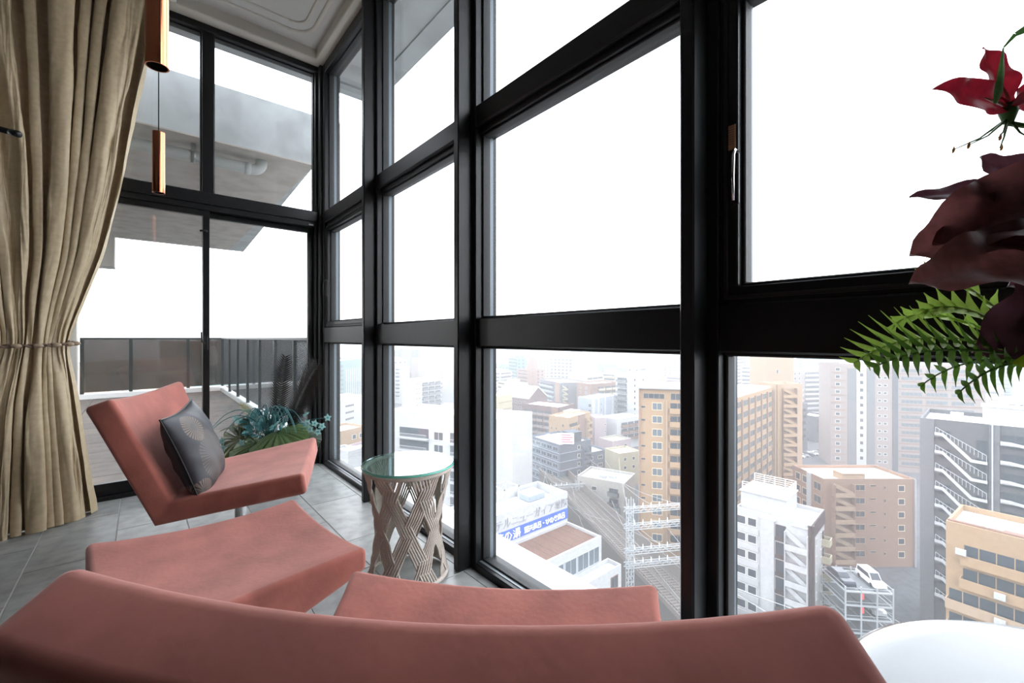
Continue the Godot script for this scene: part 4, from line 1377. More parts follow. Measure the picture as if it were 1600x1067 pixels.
func near_blocks() -> void:
	var w: Material = M.w_white
	# white flats in front, brown trim, outside stair
	var b := block("apartment_building", "white apartment block with railed roof terrace nearest on the left of the right pane", Vector2(79.2, -32.3), Vector2(79.9, -21.2), 9.3, -28.3, M.w_white, M.roof_light)
	var L: float = b.L
	pieces(b, "f", "window", [0.9, 2.6], 2.0, 2.9, 6, 1.5, 1.5)
	pieces(b, "f", "band", [1.8], 3.5, 2.9, 6, 3.6, 0.9, M.w_white)
	pieces(b, "f", "pier", [5.0], b.H / 2 + 0.3, 1, 1, 2.0, b.H - 0.6, M.w_white)
	pieces(b, "f", "window", [6.9], 2.2, 2.9, 6, 1.5, 2.0, M.w_dark, M.city_glass)
	pieces(b, "f", "band", [6.9], 3.55, 2.9, 6, 1.6, 0.6, M.w_dark)
	pieces(b, "f", "stair_flight", [9.2], 3.0, 2.9, 6, 2.9, 2.7, M.w_white, b.wall)
	pieces(b, "f", "pier", [L - 0.2], b.H / 2, 1, 1, 0.4, b.H, M.w_dark)
	pieces(b, "r", "band", [4.6], 1.1, 1, 1, 9.3, 2.2, M.w_dark)
	pieces(b, "r", "pier", [0.3], b.H / 2, 1, 1, 0.6, b.H, M.w_dark)
	pieces(b, "r", "window", [3.2, 6.5], 3.6, 2.9, 6, 0.6, 1.3)
	pieces(b, "r", "balcony", [8.2], 4.2, 2.9, 6, 1.8, 2.4, M.w_cream)
	roof_things(b, [["stair_house", 3.8, 5.0, 7.0, 7.0, 3.2, w], ["roof_slab", 9.7, 1.0, 2.6, 2.4, 0.25, M.roof_light], ["roof_slab", 5.0, 0.5, 2.4, 1.8, 0.2, M.roof_light]])
	var h: float = b.H + 2.65
	railing(b, [Vector3(0.5, h, -1.7), Vector3(7.2, h, -1.7), Vector3(7.2, h, -8.3), Vector3(0.5, h, -8.3)], 1.5, 4, M.white_paint)
	# tan block with open stairs
	b = block("apartment_building", "tan apartment block with a column of open stairs, behind the stacked car park", Vector2(113.7, -27.9), Vector2(129.0, -14.8), 10.5, -29.7, M.w_brown, M.roof_tan)
	pieces(b, "f", "stair_flight", [4.0], 2.3, 2.9, 7, 4.2, 2.5, M.w_tan, b.wall)
	pieces(b, "f", "window", [7.9], 1.9, 2.9, 7, 2.3, 1.4, M.w_tan, M.city_glass)
	pieces(b, "f", "window", [10.8], 1.5, 2.9, 7, 1.4, 0.45, M.w_tan, M.city_glass)
	pieces(b, "f", "window", [13.4], 1.9, 2.9, 7, 0.5, 0.7, M.w_tan, M.city_glass)
	pieces(b, "f", "window", [17.0], 2.1, 2.9, 7, 1.5, 1.4, M.city_frame_tan)
	pieces(b, "f", "pier", [19.9], b.H / 2, 1, 1, 0.15, b.H, M.w_white)
	pieces(b, "l", "window", [2.0, 4.4], 2.0, 2.9, 7, 1.7, 1.7, M.city_frame_tan)
	pieces(b, "l", "pier", [6.0], b.H / 2, 1, 1, 1.1, b.H, M.w_white)
	pieces(b, "l", "window", [8.6], 2.2, 2.9, 7, 2.4, 1.8, M.w_tan, M.city_glass)
	roof_things(b, [["stair_house", 7.5, 2.6, 5.0, 3.0, 1.4, M.w_tan], ["roof_hatch", 15.5, 3.5, 2.4, 2.4, 0.5, M.roof_tan]])
	# grey block with white slanting stair parapets
	b = block("apartment_building", "dark grey block with white slanting stair edges at the right", Vector2(99.0, -10.8), Vector2(99.4, 4.4), 14.0, -12.1, M.w_paledark, M.roof_light)
	var n := 10
	pieces(b, "f", "pier", [0.85], b.H / 2, 1, 1, 1.7, b.H, M.w_grey)
	pieces(b, "f", "pier", [8.3], b.H / 2, 1, 1, 1.1, b.H, M.w_grey)
	pieces(b, "f", "pier", [13.6], b.H / 2, 1, 1, 3.2, b.H, M.w_grey)
	pieces(b, "f", "pier", [8.1], b.H / 2, 1, 1, 0.16, b.H, M.w_white, null, 0.35)
	pieces(b, "f", "window", [2.9], 2.6, 2.9, n, 1.4, 1.7, M.w_slate, M.city_glass)
	pieces(b, "f", "window", [7.0], 3.6, 2.9, n, 1.3, 2.1, M.w_slate, M.city_glass)
	pieces(b, "f", "window", [10.4], 2.4, 2.9, n, 2.8, 2.2, M.w_slate)
	var st := S()
	prism(st, PackedVector2Array([Vector2(0, 0), Vector2(0, 0.42), Vector2(1.0, 0.36), Vector2(4.2, -3.2), Vector2(5.8, -3.3), Vector2(5.8, -3.72), Vector2(4.0, -3.64), Vector2(0.85, -0.06)]), 0.95, 1.12)
	var band := done(st)
	st = S()
	for k in 14:
		var t := k / 13.0
		bar(st, Vector3(0.1 + 5.6 * t, lerpf(0.3, -3.3, t), 1.0), Vector3(0.1 + 5.6 * t, lerpf(1.25, -2.3, t), 1.0), 0.05)
	bar(st, Vector3(0.1, 1.25, 1.0), Vector3(5.7, -2.3, 1.0), 0.07)
	var rails := done(st)
	st = S()
	bx(st, Vector3(0, -0.25, 0), Vector3(1.4, 0, 1.1))
	bx(st, Vector3(4.3, -3.7, 0), Vector3(5.8, -3.45, 1.1))
	var slabs := done(st)
	st = S()
	prism(st, PackedVector2Array([Vector2(0, 0), Vector2(0, 0.42), Vector2(1.0, 0.42), Vector2(2.9, 0.05), Vector2(2.9, -0.35), Vector2(0.9, 0.0)]), 0.75, 0.95)
	bx(st, Vector3(0, -0.2, 0), Vector3(2.9, 0.0, 0.8))
	var lip := done(st)
	for k in n:
		var y: float = b.H - 2.4 - 2.9 * k
		put(b.o, "stair_parapet", band, M.w_white, Vector3(1.8, y, 0))
		put(b.o, "stair_rail", rails, M.steel_grey, Vector3(1.8, y, 0))
		put(b.o, "landing", slabs, M.w_grey, Vector3(1.8, y, 0))
		put(b.o, "balcony_lip", lip, M.w_white, Vector3(8.9, y - 0.3, 0))
	pieces(b, "l", "window", [3.0, 7.0, 11.0], 2.5, 2.9, n, 1.6, 1.4)
	roof_things(b, [["roof_frame", 7.0, 3.0, 11.0, 1.0, 1.0, M.white_paint], ["stair_house", 9.5, 9.0, 5.0, 4.0, 2.6, M.w_white], ["air_unit", 4.0, 8.0, 1.6, 1.2, 1.2, M.steel_grey]])
	# beige block lowest right with its billboard
	b = block("apartment_building", "beige apartment block with long balconies at the lower right corner", Vector2(75.4, -5.9), Vector2(74.2, 8.0), 9.0, -21.3, M.w_orange, M.roof_light)
	pieces(b, "f", "balcony", [4.2], 3.2, 2.9, 1, 5.6, 2.3, M.w_orange)
	pieces(b, "f", "balcony", [5.6], 6.0, 2.9, 1, 8.6, 2.3, M.w_orange)
	pieces(b, "f", "balcony", [6.9], 8.9, 2.9, 5, 13.6, 2.3, M.w_tan)
	pieces(b, "f", "air_conditioner", [1.5], 2.9, 2.9, 1, 0.9, 0.7, M.w_white, M.steel_grey, 1.15)
	pieces(b, "f", "air_conditioner", [4.6], 6.7, 2.9, 4, 0.9, 0.7, M.w_white, M.steel_grey, 1.15)
	pieces(b, "f", "air_conditioner", [8.4], 8.1, 2.9, 4, 0.9, 0.7, M.w_white, M.steel_grey, 1.15)
	roof_things(b, [["coping", 6.9, 0.5, 13.6, 0.5, 0.95, M.w_terra], ["roof_box", 7.5, 2.0, 6.0, 1.0, 0.6, M.w_terra], ["roof_hatch", 3.0, 2.6, 1.6, 1.2, 0.5, M.white_paint]])
	var dish := S(true)
	lathe(dish, [Vector2(0, 0.0), Vector2(0.3, 0.05), Vector2(0.55, 0.2), Vector2(0.5, 0.22), Vector2(0.28, 0.1), Vector2(0, 0.06)], 24)
	var dd := put(b.o, "satellite_dish", done(dish), M.white_paint, Vector3(3.4, b.H + 0.7, -0.6))
	dd.rotation = Vector3(1.2, 0.3, 0)
	put(b.o, "dish_mast", tubem([Vector3(3.4, b.H - 0.3, -0.75), Vector3(3.4, b.H + 0.75, -0.75)], 0.05), M.steel_grey)
	var bb := thing("billboard", "blue advertising billboard cut by the right edge above the beige block", "billboard", Vector3(71.0, -21.0, 4.35), -1.35)
	put(bb, "board", cbm(Vector3(0, -1.6, -0.15), Vector3(5.0, 3.4, 0), 0.04), M.sign_blue)
	put(bb, "print_panel", cbm(Vector3(0.5, 0.6, 0), Vector3(3.4, 2.6, 0.03), 0.02), M.sign_pink)
	put(bb, "print_panel", cbm(Vector3(0.2, -1.3, 0), Vector3(4.6, -0.2, 0.03), 0.02), M.sign_white)
	for x in [0.5, 4.5]:
		put(bb, "post", tubem([Vector3(x, GY + 24.0, -0.3), Vector3(x, 4.6, -0.3)], 0.12), M.steel_grey)
	# tan balcony slab block, left of the right pane
	b = block("apartment_building", "tan slab block with rows of paired windows at the left edge of the right pane", Vector2(103.5, -44.6), Vector2(143.8, -48.1), 9.0, -13.6, M.w_orange, M.roof_light)
	pieces(b, "f", "window", spread(0.5, 40.0, 7), 1.9, 2.9, 12, 4.7, 1.7, M.w_tan, M.city_glass_light)
	pieces(b, "f", "pier", spread(3.3, 43.0, 7), b.H / 2 + 0.4, 1, 1, 0.6, b.H - 0.8, M.w_brown)
	roof_things(b, [["roof_vault", 20.0, 4.5, 39.0, 8.2, 1.2, M.roof_light]])
	b = block("stair_tower", "tan stair tower with slanted flights against the tan slab block", Vector2(144.2, -47.6), Vector2(151.5, -42.5), 7.0, -12.6, M.w_tan, M.roof_light)
	pieces(b, "f", "stair_flight", [4.2], 2.6, 2.9, 12, 4.2, 2.6, M.w_orange, M.w_brown)
	pieces(b, "f", "pier", [1.3], b.H / 2, 1, 1, 1.4, b.H, M.w_orange)
	b = block("tower_block", "blank tan tower wall rising above the slab block to the window transom", Vector2(180.9, -62.5), Vector2(188.6, -55.8), 12.0, -2.0, M.w_tan, M.roof_light)
	pieces(b, "f", "window", [4.0], 9.6, 2.9, 1, 0.8, 1.6, M.w_white, M.city_glass)
	# the long pinkish tower
	b = block("tower_block", "long pinkish-grey tower with many window rows behind the others at right", Vector2(205.5, -48.1), Vector2(228.8, -7.8), 14.0, -8.8, M.w_pink, M.roof_light)
	pieces(b, "f", "window", [2.3], 2.2, 2.9, 13, 1.6, 1.3)
	pieces(b, "f", "pier", [6.8], b.H / 2 + 0.9, 1, 1, 2.6, b.H - 1.8, M.w_grey, null, -0.2)
	pieces(b, "f", "pier", [9.9], b.H / 2, 1, 1, 3.1, b.H, M.w_white, null, -0.1)
	pieces(b, "f", "pier", [12.9], b.H / 2 + 0.9, 1, 1, 2.6, b.H - 1.8, M.w_grey, null, -0.2)
	pieces(b, "f", "window", [9.9], 4.2, 2.9, 12, 1.3, 1.5, M.city_frame, M.city_glass, 0.25)
	pieces(b, "f", "window", [15.6, 17.4], 2.2, 2.9, 13, 1.2, 1.0)
	pieces(b, "f", "pier", [20.4], b.H / 2, 1, 1, 1.6, b.H, M.w_slate)
	pieces(b, "f", "window", [25.4, 32.8, 40.2], 2.2, 2.9, 13, 6.4, 1.4, M.w_pink, M.city_glass_light)
	pieces(b, "f", "band", [33.8], 3.4, 2.9, 13, 24.5, 0.3, M.w_terra)
	pieces(b, "f", "band", [2.5], 3.4, 2.9, 13, 4.6, 0.3, M.w_brown)
	pieces(b, "r", "window", [3.0, 8.0], 2.2, 2.9, 13, 1.6, 1.4)
	roof_things(b, [["stair_house", 10.0, 6.0, 9.0, 5.0, 2.2, M.w_white], ["stair_house", 31.0, 7.0, 16.0, 5.0, 1.4, M.w_white]])
	# behind it on the left
	b = block("tower_block", "pale pink tower with white balcony rows beyond the tan stair tower", Vector2(302.2, -90.5), Vector2(322.0, -80.6), 14.0, -18.4, M.w_pink, M.roof_light)
	pieces(b, "f", "window", [2.6, 5.8], 2.4, 2.9, 9, 1.6, 1.6)
	pieces(b, "f", "balcony", [15.5], 2.6, 2.9, 9, 11.0, 2.4, M.w_white)
	b = block("office_building", "slim grey office sliver with small windows beside the tan stair tower", Vector2(216.4, -65.0), Vector2(227.0, -61.8), 12.0, -28.0, M.w_bluegrey, M.roof_light)
	pieces(b, "f", "window", [2.4], 3.4, 2.9, 6, 2.8, 1.7)
	pieces(b, "f", "pier", [5.4], b.H / 2, 1, 1, 1.0, b.H, M.w_blue)
	pieces(b, "f", "balcony", [8.2], 3.2, 2.9, 5, 3.6, 2.4, M.w_grey)
	b = block("office_building", "low dark slate building left of the pinkish tower", Vector2(246.0, -63.5), Vector2(256.0, -59.8), 12.0, -36.5, M.w_slate, M.roof_light)
	pieces(b, "f", "window", [5.0], 2.2, 2.4, 3, 8.5, 1.3, M.w_slate)
	b = block("apartment_building", "plain white far tower with slit windows left of the pinkish tower", Vector2(393.0, -98.4), Vector2(410.0, -94.4), 12.0, -21.2, M.w_white, M.roof_light)
	pieces(b, "f", "window", [9.5], 3.0, 2.9, 8, 6.0, 1.1)
	b = block("apartment_building", "stepped pale rose apartment block at the far right behind the grey block", Vector2(262.0, -14.0), Vector2(276.0, 6.0), 14.0, -24.0, M.w_rose, M.roof_light)
	pieces(b, "f", "window", spread(9.0, 24.0, 4), 2.6, 2.9, 6, 2.6, 1.5)
	pieces(b, "f", "band", [3.6], 6.0, 2.9, 1, 5.0, 4.6, M.sign_pink)
	b = block("tower_block", "white tower with narrow window strips at the right edge behind the flowers", Vector2(294.0, 3.5), Vector2(304.0, 26.0), 14.0, -21.0, M.w_white, M.roof_light)
	pieces(b, "f", "window", spread(0.5, 14.0, 3), 2.6, 2.9, 8, 2.4, 1.5)

func middle_blocks() -> void:
	# tan tower by the third mullion
	var b := block("tower_block", "tall tan apartment tower against the mullion at the right of the middle pane", Vector2(86.0, -56.2), Vector2(94.1, -44.1), 12.0, -10.0, M.w_orange, M.roof_light)
	pieces(b, "f", "window", [0.9], 4.4, 2.95, 11, 1.0, 0.6, M.w_tan, M.city_glass)
	pieces(b, "f", "window", [3.9], 4.2, 2.95, 11, 2.2, 1.7, M.city_frame_tan, M.city_glass_light)
	pieces(b, "f", "balcony", [8.2], 4.2, 2.95, 11, 3.4, 2.4, M.w_orange)
	pieces(b, "f", "pier", [5.9], b.H / 2 + 1.4, 1, 1, 0.35, b.H - 2.8, M.w_tan)
	pieces(b, "f", "window", [3.2], 1.9, 1, 1, 4.6, 1.3, M.w_tan)
	pieces(b, "f", "window", [9.5], 1.9, 1, 1, 5.6, 1.6, M.w_tan)
	pieces(b, "f", "pier", [0.15], b.H / 2, 1, 1, 0.4, b.H, M.w_brown)
	var st := S()
	cb(st, Vector3(-0.3, b.H - 0.3, -12.3), Vector3(b.L + 0.6, b.H + 0.25, 1.0), 0.2)
	put(b.o, "roof_canopy", done(st), M.w_white)
	# grey office with the curved end
	b = block("office_building", "blue-grey office building with a small rooftop sign beside the railway", Vector2(102.3, -110.5), Vector2(100.5, -94.3), 13.5, -32.6, M.w_bluegrey, M.roof_light)
	pieces(b, "f", "window", spread(0.6, 15.5, 5), 1.7, 2.7, 5, 2.5, 1.4, M.w_blue)
	pieces(b, "f", "band", [8.0], 2.9, 2.7, 5, 16.0, 0.25, M.w_blue)
	pieces(b, "r", "band", [6.7], 2.9, 2.7, 5, 13.4, 0.2, M.w_blue)
	pieces(b, "r", "stair_flight", [11.0], 3.0, 2.7, 5, 3.2, 2.5, M.w_bluegrey, b.wall)
	pieces(b, "r", "window", [8.0], 1.9, 2.7, 5, 1.2, 1.3)
	roof_things(b, [["stair_house", 13.0, 8.0, 4.5, 4.5, 3.4, M.w_slate], ["air_unit", 5.0, 5.0, 2.4, 1.6, 1.3, M.steel_grey]])
	var sg := thing("roof_sign", "white and pink sign board standing on the blue-grey office roof", "sign", Vector3(101.5, -32.5, -95.2), -0.9)
	put(sg, "board", cbm(Vector3(0, 0, -0.1), Vector3(4.4, 3.4, 0.1), 0.03), M.sign_white)
	var sl := S()
	for k in 4:
		bx(sl, Vector3(0.4, 0.45 + k * 0.72, 0.1), Vector3(4.0 - (k % 2) * 0.7, 0.85 + k * 0.72, 0.14))
	put(sg, "lettering", done(sl), M.sign_pink)
	# orange-tan block
	b = block("apartment_building", "orange-tan apartment block rising behind the blue-grey office", Vector2(127.0, -125.5), Vector2(128.9, -116.1), 18.0, -30.5, M.w_orange, M.roof_tan)
	pieces(b, "f", "window", [1.5, 3.6], 5.0, 2.9, 4, 0.7, 0.9, M.w_tan, M.city_glass)
	pieces(b, "f", "window", [6.8], 3.4, 2.9, 4, 0.9, 1.2, M.w_tan, M.city_glass)
	pieces(b, "r", "balcony", [3.4], 3.4, 2.9, 5, 6.6, 2.3, M.w_orange)
	pieces(b, "r", "pier", [10.0], b.H / 2 + 0.6, 1, 1, 5.0, b.H + 1.0, M.w_terra)
	pieces(b, "r", "stair_flight", [15.2], 3.4, 2.9, 5, 4.5, 2.5, M.w_orange, b.wall)
	roof_things(b, [["stair_house", 5.0, 10.0, 4.5, 6.0, 1.8, M.w_cream], ["roof_hatch", 4.0, 4.0, 1.6, 1.6, 0.7, M.w_cream]])
	# red brick with the gable
	b = block("brick_building", "dark red brick building with a white pitched roof and gable", Vector2(147.0, -186.0), Vector2(150.5, -163.0), 16.0, -30.0, M.w_brick, M.roof_light)
	pieces(b, "f", "window", spread(1.0, 22.0, 7), 2.2, 2.9, 5, 1.6, 1.4, M.w_rose)
	pieces(b, "f", "band", [11.6], 3.7, 2.9, 5, 23.0, 0.25, M.w_dark)
	st = S()
	prism(st, PackedVector2Array([Vector2(0.4, 0), Vector2(8, 5.2), Vector2(15.6, 0)]), 0.4, 0.9, Transform3D(Basis(Vector3(0, 0, -1), Vector3.UP, Vector3(1, 0, 0)), Vector3(b.L - 1.2, b.H, 0)))
	put(b.o, "gable", done(st), M.w_brick)
	st = S()
	prism(st, PackedVector2Array([Vector2(0, -0.2), Vector2(0, 0.3), Vector2(8, 5.8), Vector2(16, 0.3), Vector2(16, -0.2), Vector2(8, 5.2)]), 0.0, b.L, Transform3D(Basis(Vector3(0, 0, -1), Vector3.UP, Vector3(1, 0, 0)), Vector3(0, b.H, 0)))
	put(b.o, "pitched_roof", done(st), M.roof_light)
	b = block("brick_building", "grey-brown brick flats with a terracotta end wall beside the gabled building", Vector2(139.5, -155.5), Vector2(144.0, -135.6), 14.0, -30.3, M.w_brick, M.roof_light)
	pieces(b, "f", "balcony", spread(0.8, 16.0, 4), 3.2, 2.9, 5, 3.4, 2.3, M.w_pink)
	pieces(b, "f", "pier", [18.2], b.H / 2 + 0.5, 1, 1, 3.4, b.H + 1.0, M.w_terra)
	# row behind
	b = block("apartment_building", "grey block with rows of white balconies behind the gabled building", Vector2(196.0, -202.0), Vector2(187.3, -175.3), 18.0, -25.2, M.w_grey, M.roof_light)
	pieces(b, "f", "balcony", spread(1.0, 20.0, 5), 2.8, 2.9, 6, 3.4, 2.3, M.w_blue)
	pieces(b, "f", "pier", [24.5], b.H / 2, 1, 1, 5.0, b.H, M.w_brown)
	pieces(b, "r", "stair_flight", [2.5], 3.0, 2.9, 6, 3.6, 2.5, M.w_cream, b.wall)
	b = block("apartment_building", "brown-pink plain block to the right of the grey balcony block", Vector2(193.0, -168.0), Vector2(191.5, -156.0), 22.0, -24.6, M.w_terra, M.roof_light)
	pieces(b, "f", "window", [3.0, 8.0], 2.6, 2.9, 6, 1.4, 1.4)
	pieces(b, "r", "balcony", spread(5.0, 21.0, 3), 2.8, 2.9, 6, 4.6, 2.3, M.w_cream)
	b = block("apartment_building", "cream gallery block in the middle distance left of the white balcony tower", Vector2(212.0, -176.0), Vector2(229.0, -176.5), 14.0, -22.0, M.w_cream, M.roof_light)
	pieces(b, "f", "balcony", spread(0.5, 16.5, 3), 2.8, 2.9, 7, 5.0, 2.3, M.w_offwhite)
	b = block("office_building", "pale blue and white building with flat roof and vertical window strips", Vector2(165.9, -143.5), Vector2(167.0, -133.5), 20.0, -28.3, M.w_blue, M.roof_light)
	pieces(b, "f", "window", [7.0], 3.5, 2.9, 5, 1.8, 1.9)
	pieces(b, "f", "pier", [9.2], b.H / 2, 1, 1, 1.4, b.H, M.w_white)
	pieces(b, "r", "pier", [2.4, 8.6, 16.0], b.H / 2, 1, 1, 1.6, b.H, M.w_white)
	pieces(b, "r", "window", [5.4], 3.2, 2.9, 5, 0.9, 1.6)
	pieces(b, "r", "window", [18.5], 3.2, 2.9, 5, 1.2, 1.6)
	b = block("tower_block", "white apartment tower with a column of dark balconies in the middle pane", Vector2(187.5, -136.5), Vector2(186.4, -121.7), 16.0, -17.1, M.w_white, M.roof_light)
	pieces(b, "f", "balcony", [4.2], 2.9, 2.9, 9, 6.4, 2.4, M.w_grey)
	pieces(b, "f", "window", [12.2], 2.6, 2.9, 9, 1.3, 1.5)
	pieces(b, "r", "window", [3.0], 2.6, 2.9, 9, 1.2, 1.5)
	b = block("office_building", "white office block with a regular grid of windows near the horizon", Vector2(271.5, -267.9), Vector2(278.1, -245.5), 20.0, -15.1, M.w_white, M.roof_light)
	pieces(b, "f", "window", spread(0.8, 22.5, 6), 2.6, 2.9, 7, 2.5, 1.8)
	b = block("tower_block", "narrow tan slab tower near the horizon above the gabled building", Vector2(223.2, -243.4), Vector2(229.1, -238.3), 12.0, -13.4, M.w_terra, M.roof_light)
	pieces(b, "f", "window", [4.0], 3.4, 2.9, 8, 1.0, 1.0, M.w_terra, M.city_glass)
	b = block("apartment_building", "pale yellow flats at the left of the middle pane", Vector2(109.0, -151.0), Vector2(111.5, -139.0), 9.0, -22.7, M.w_cream, M.roof_light)
	pieces(b, "f", "balcony", [3.0, 8.5], 2.6, 2.9, 5, 3.6, 2.3, M.w_cream)
	pieces(b, "r", "band", [4.5], 2.9, 2.9, 5, 8.6, 0.18, M.w_brown)
	# white block with the railing balconies behind the rope table
	b = block("apartment_building", "large white apartment block seen past the rope side table", Vector2(45.2, -99.5), Vector2(59.8, -69.9), 12.0, -16.3, M.w_white, M.roof_light)
	pieces(b, "f", "window", [1.9], 4.4, 2.9, 8, 0.8, 1.2)
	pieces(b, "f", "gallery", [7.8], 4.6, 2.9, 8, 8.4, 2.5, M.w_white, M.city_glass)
	pieces(b, "f", "window", [14.6], 5.0, 2.9, 8, 2.6, 2.0)
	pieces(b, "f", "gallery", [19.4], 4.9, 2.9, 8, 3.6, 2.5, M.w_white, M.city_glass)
	roof_things(b, [["water_tank", 14.0, 5.0, 2.6, 2.6, 2.6, M.w_white], ["stair_house", 22.0, 7.0, 4.0, 4.0, 2.4, M.w_white]])
	# small white building by the railway
	b = block("office_building", "small white building with a flat grey roof beside the railway fence", Vector2(98.4, -85.3), Vector2(102.8, -71.9), 11.0, -39.6, M.w_offwhite, M.roof_grey)
	pieces(b, "f", "window", [5.2], 2.9, 2.9, 2, 1.6, 1.2)
	pieces(b, "f", "balcony", [11.0], 2.8, 2.9, 2, 3.0, 2.2, M.w_grey)
	pieces(b, "f", "window", [6.6], 7.9, 1, 1, 4.6, 1.7, M.w_grey, M.steel_grey)
	pieces(b, "f", "window", [11.6], 7.9, 1, 1, 2.6, 1.7, M.w_grey, M.steel_grey)
	roof_things(b, [["air_unit", 6.4, 4.0, 2.2, 1.0, 0.8, M.steel_grey], ["air_unit", 9.0, 5.2, 2.2, 1.0, 0.8, M.steel_grey], ["roof_box", 8.0, 7.6, 3.0, 0.9, 0.6, M.white_paint]])
	# little houses between
	b = block("house", "small lilac-pink house wall between the blue-white block and the tan tower", Vector2(149.8, -120.0), Vector2(154.0, -117.0), 9.0, -33.5, M.w_rose, M.roof_light)
	pieces(b, "f", "window", [4.6], 3.0, 3.0, 3, 0.8, 1.0)
	b = block("apartment_building", "white flats with terracotta balcony bands left of the tan tower", Vector2(161.0, -116.5), Vector2(177.0, -114.5), 10.0, -35.0, M.w_white, M.roof_light)
	pieces(b, "f", "balcony", spread(2.5, 15.5, 3), 2.8, 2.9, 3, 4.1, 2.3, M.w_terra)
	b = block("house", "low house with a green flat roof left of the tan tower", Vector2(141.0, -104.0), Vector2(151.0, -102.5), 8.0, -39.5, M.w_rose, M.roof_green)
	pieces(b, "f", "window", [2.5, 7.0], 2.4, 2.8, 2, 1.6, 1.1)
	b = block("house", "cream two-storey house beside the tan tower", Vector2(121.5, -87.0), Vector2(130.0, -84.5), 8.0, -37.5, M.w_cream, M.roof_light)
	pieces(b, "f", "window", [2.4, 6.0], 2.2, 2.8, 2, 1.2, 1.2)
	b = block("office_building", "low grey building with white bands behind the small white building", Vector2(119.0, -99.0), Vector2(129.0, -97.5), 9.0, -39.4, M.w_bluegrey, M.roof_grey)
	pieces(b, "f", "window", [2.0, 6.5], 2.2, 2.8, 2, 2.2, 1.3)
	# through the two narrow panes by the corner
	b = block("tower_block", "slim white tower with dark window column seen in the second pane", Vector2(146.0, -318.0), Vector2(150.4, -305.0), 8.0, -20.7, M.w_white, M.roof_light)
	pieces(b, "f", "window", [2.6], 2.6, 2.9, 8, 3.4, 1.5)
	pieces(b, "f", "balcony", [9.0], 2.6, 2.9, 8, 4.6, 2.3, M.w_white)
	b = block("apartment_building", "white gallery block in the middle of the second pane", Vector2(124.4, -235.6), Vector2(145.5, -239.7), 12.0, -24.1, M.w_white, M.roof_light)
	pieces(b, "f", "balcony", spread(5.5, 21.0, 3), 2.8, 2.9, 6, 4.8, 2.3, M.w_grey)
	pieces(b, "f", "window", [1.6, 3.8], 2.6, 2.9, 6, 0.9, 1.2)
	b = block("tower_block", "beige plain tower block near the horizon in the second pane", Vector2(176.0, -318.0), Vector2(197.0, -329.0), 12.0, -15.4, M.w_pink, M.roof_light)
	pieces(b, "f", "window", [19.0], 2.6, 2.9, 8, 2.0, 1.4)
	b = block("office_building", "teal glass office block seen in the pane beside the corner", Vector2(101.0, -305.0), Vector2(131.0, -330.0), 20.0, -14.8, M.w_teal, M.roof_light)
	pieces(b, "f", "pier", spread(12.0, 39.0, 10), b.H / 2 + 3.0, 1, 1, 0.8, b.H - 6.0, M.w_white)
	pieces(b, "f", "window", [5.5], 4.0, 3.2, 8, 9.0, 1.6, M.w_teal, M.city_glass_light)
	b = block("office_building", "low white building with rounded roof tanks seen in the corner pane", Vector2(65.0, -190.0), Vector2(81.0, -200.0), 14.0, -25.6, M.w_white, M.roof_light)
	pieces(b, "f", "window", [6.0], 3.2, 2.9, 5, 6.0, 1.2)
	roof_things(b, [["water_tank", 6.0, 4.0, 4.0, 4.0, 2.4, M.w_white], ["water_tank", 12.0, 6.0, 3.0, 3.0, 2.0, M.w_white]])
	b = block("apartment_building", "yellow-beige flats low in the corner pane", Vector2(44.0, -132.0), Vector2(54.5, -135.2), 10.0, -26.8, M.w_orange, M.roof_light)
	pieces(b, "f", "window", [6.2, 8.8], 2.6, 2.9, 4, 1.5, 1.5)
	b = block("house", "white house with a plain gable lowest in the corner pane", Vector2(37.5, -116.5), Vector2(39.4, -109.6), 4.0, -27.3, M.w_white, M.roof_light)
	pieces(b, "f", "window", [5.4], 3.2, 2.9, 3, 0.8, 1.4)
	b = block("house", "pale grey house beside the white gable in the corner pane", Vector2(44.5, -112.5), Vector2(50.0, -114.5), 6.0, -27.8, M.w_rose, M.roof_light)
	pieces(b, "f", "window", [1.4, 3.9], 2.4, 2.9, 3, 1.2, 1.5)
	# behind the terrace railing
	b = block("apartment_building", "brownish flats seen through the tinted railing glass at the left", Vector2(-12.0, -250.0), Vector2(6.0, -262.0), 14.0, -9.0, M.w_tan, M.roof_light)
	pieces(b, "f", "balcony", spread(1, 21, 4), 2.8, 2.9, 8, 4.2, 2.3, M.w_offwhite)
	b = block("tower_block", "tall brown tower seen through the tinted railing beside the door stile", Vector2(14.0, -285.0), Vector2(34.0, -296.0), 14.0, -0.5, M.w_brown, M.roof_light)
	pieces(b, "f", "balcony", spread(1, 22, 4), 2.8, 2.9, 12, 4.4, 2.3, M.w_cream)
	b = block("apartment_building", "lower cream flats in front of the brown tower beyond the railing", Vector2(4.4, -219.8), Vector2(16.4, -227.0), 10.0, -12.5, M.w_cream, M.roof_light)
	pieces(b, "f", "balcony", spread(0.5, 13.5, 3), 2.8, 2.9, 6, 4.0, 2.3, M.w_orange)
	hotel()

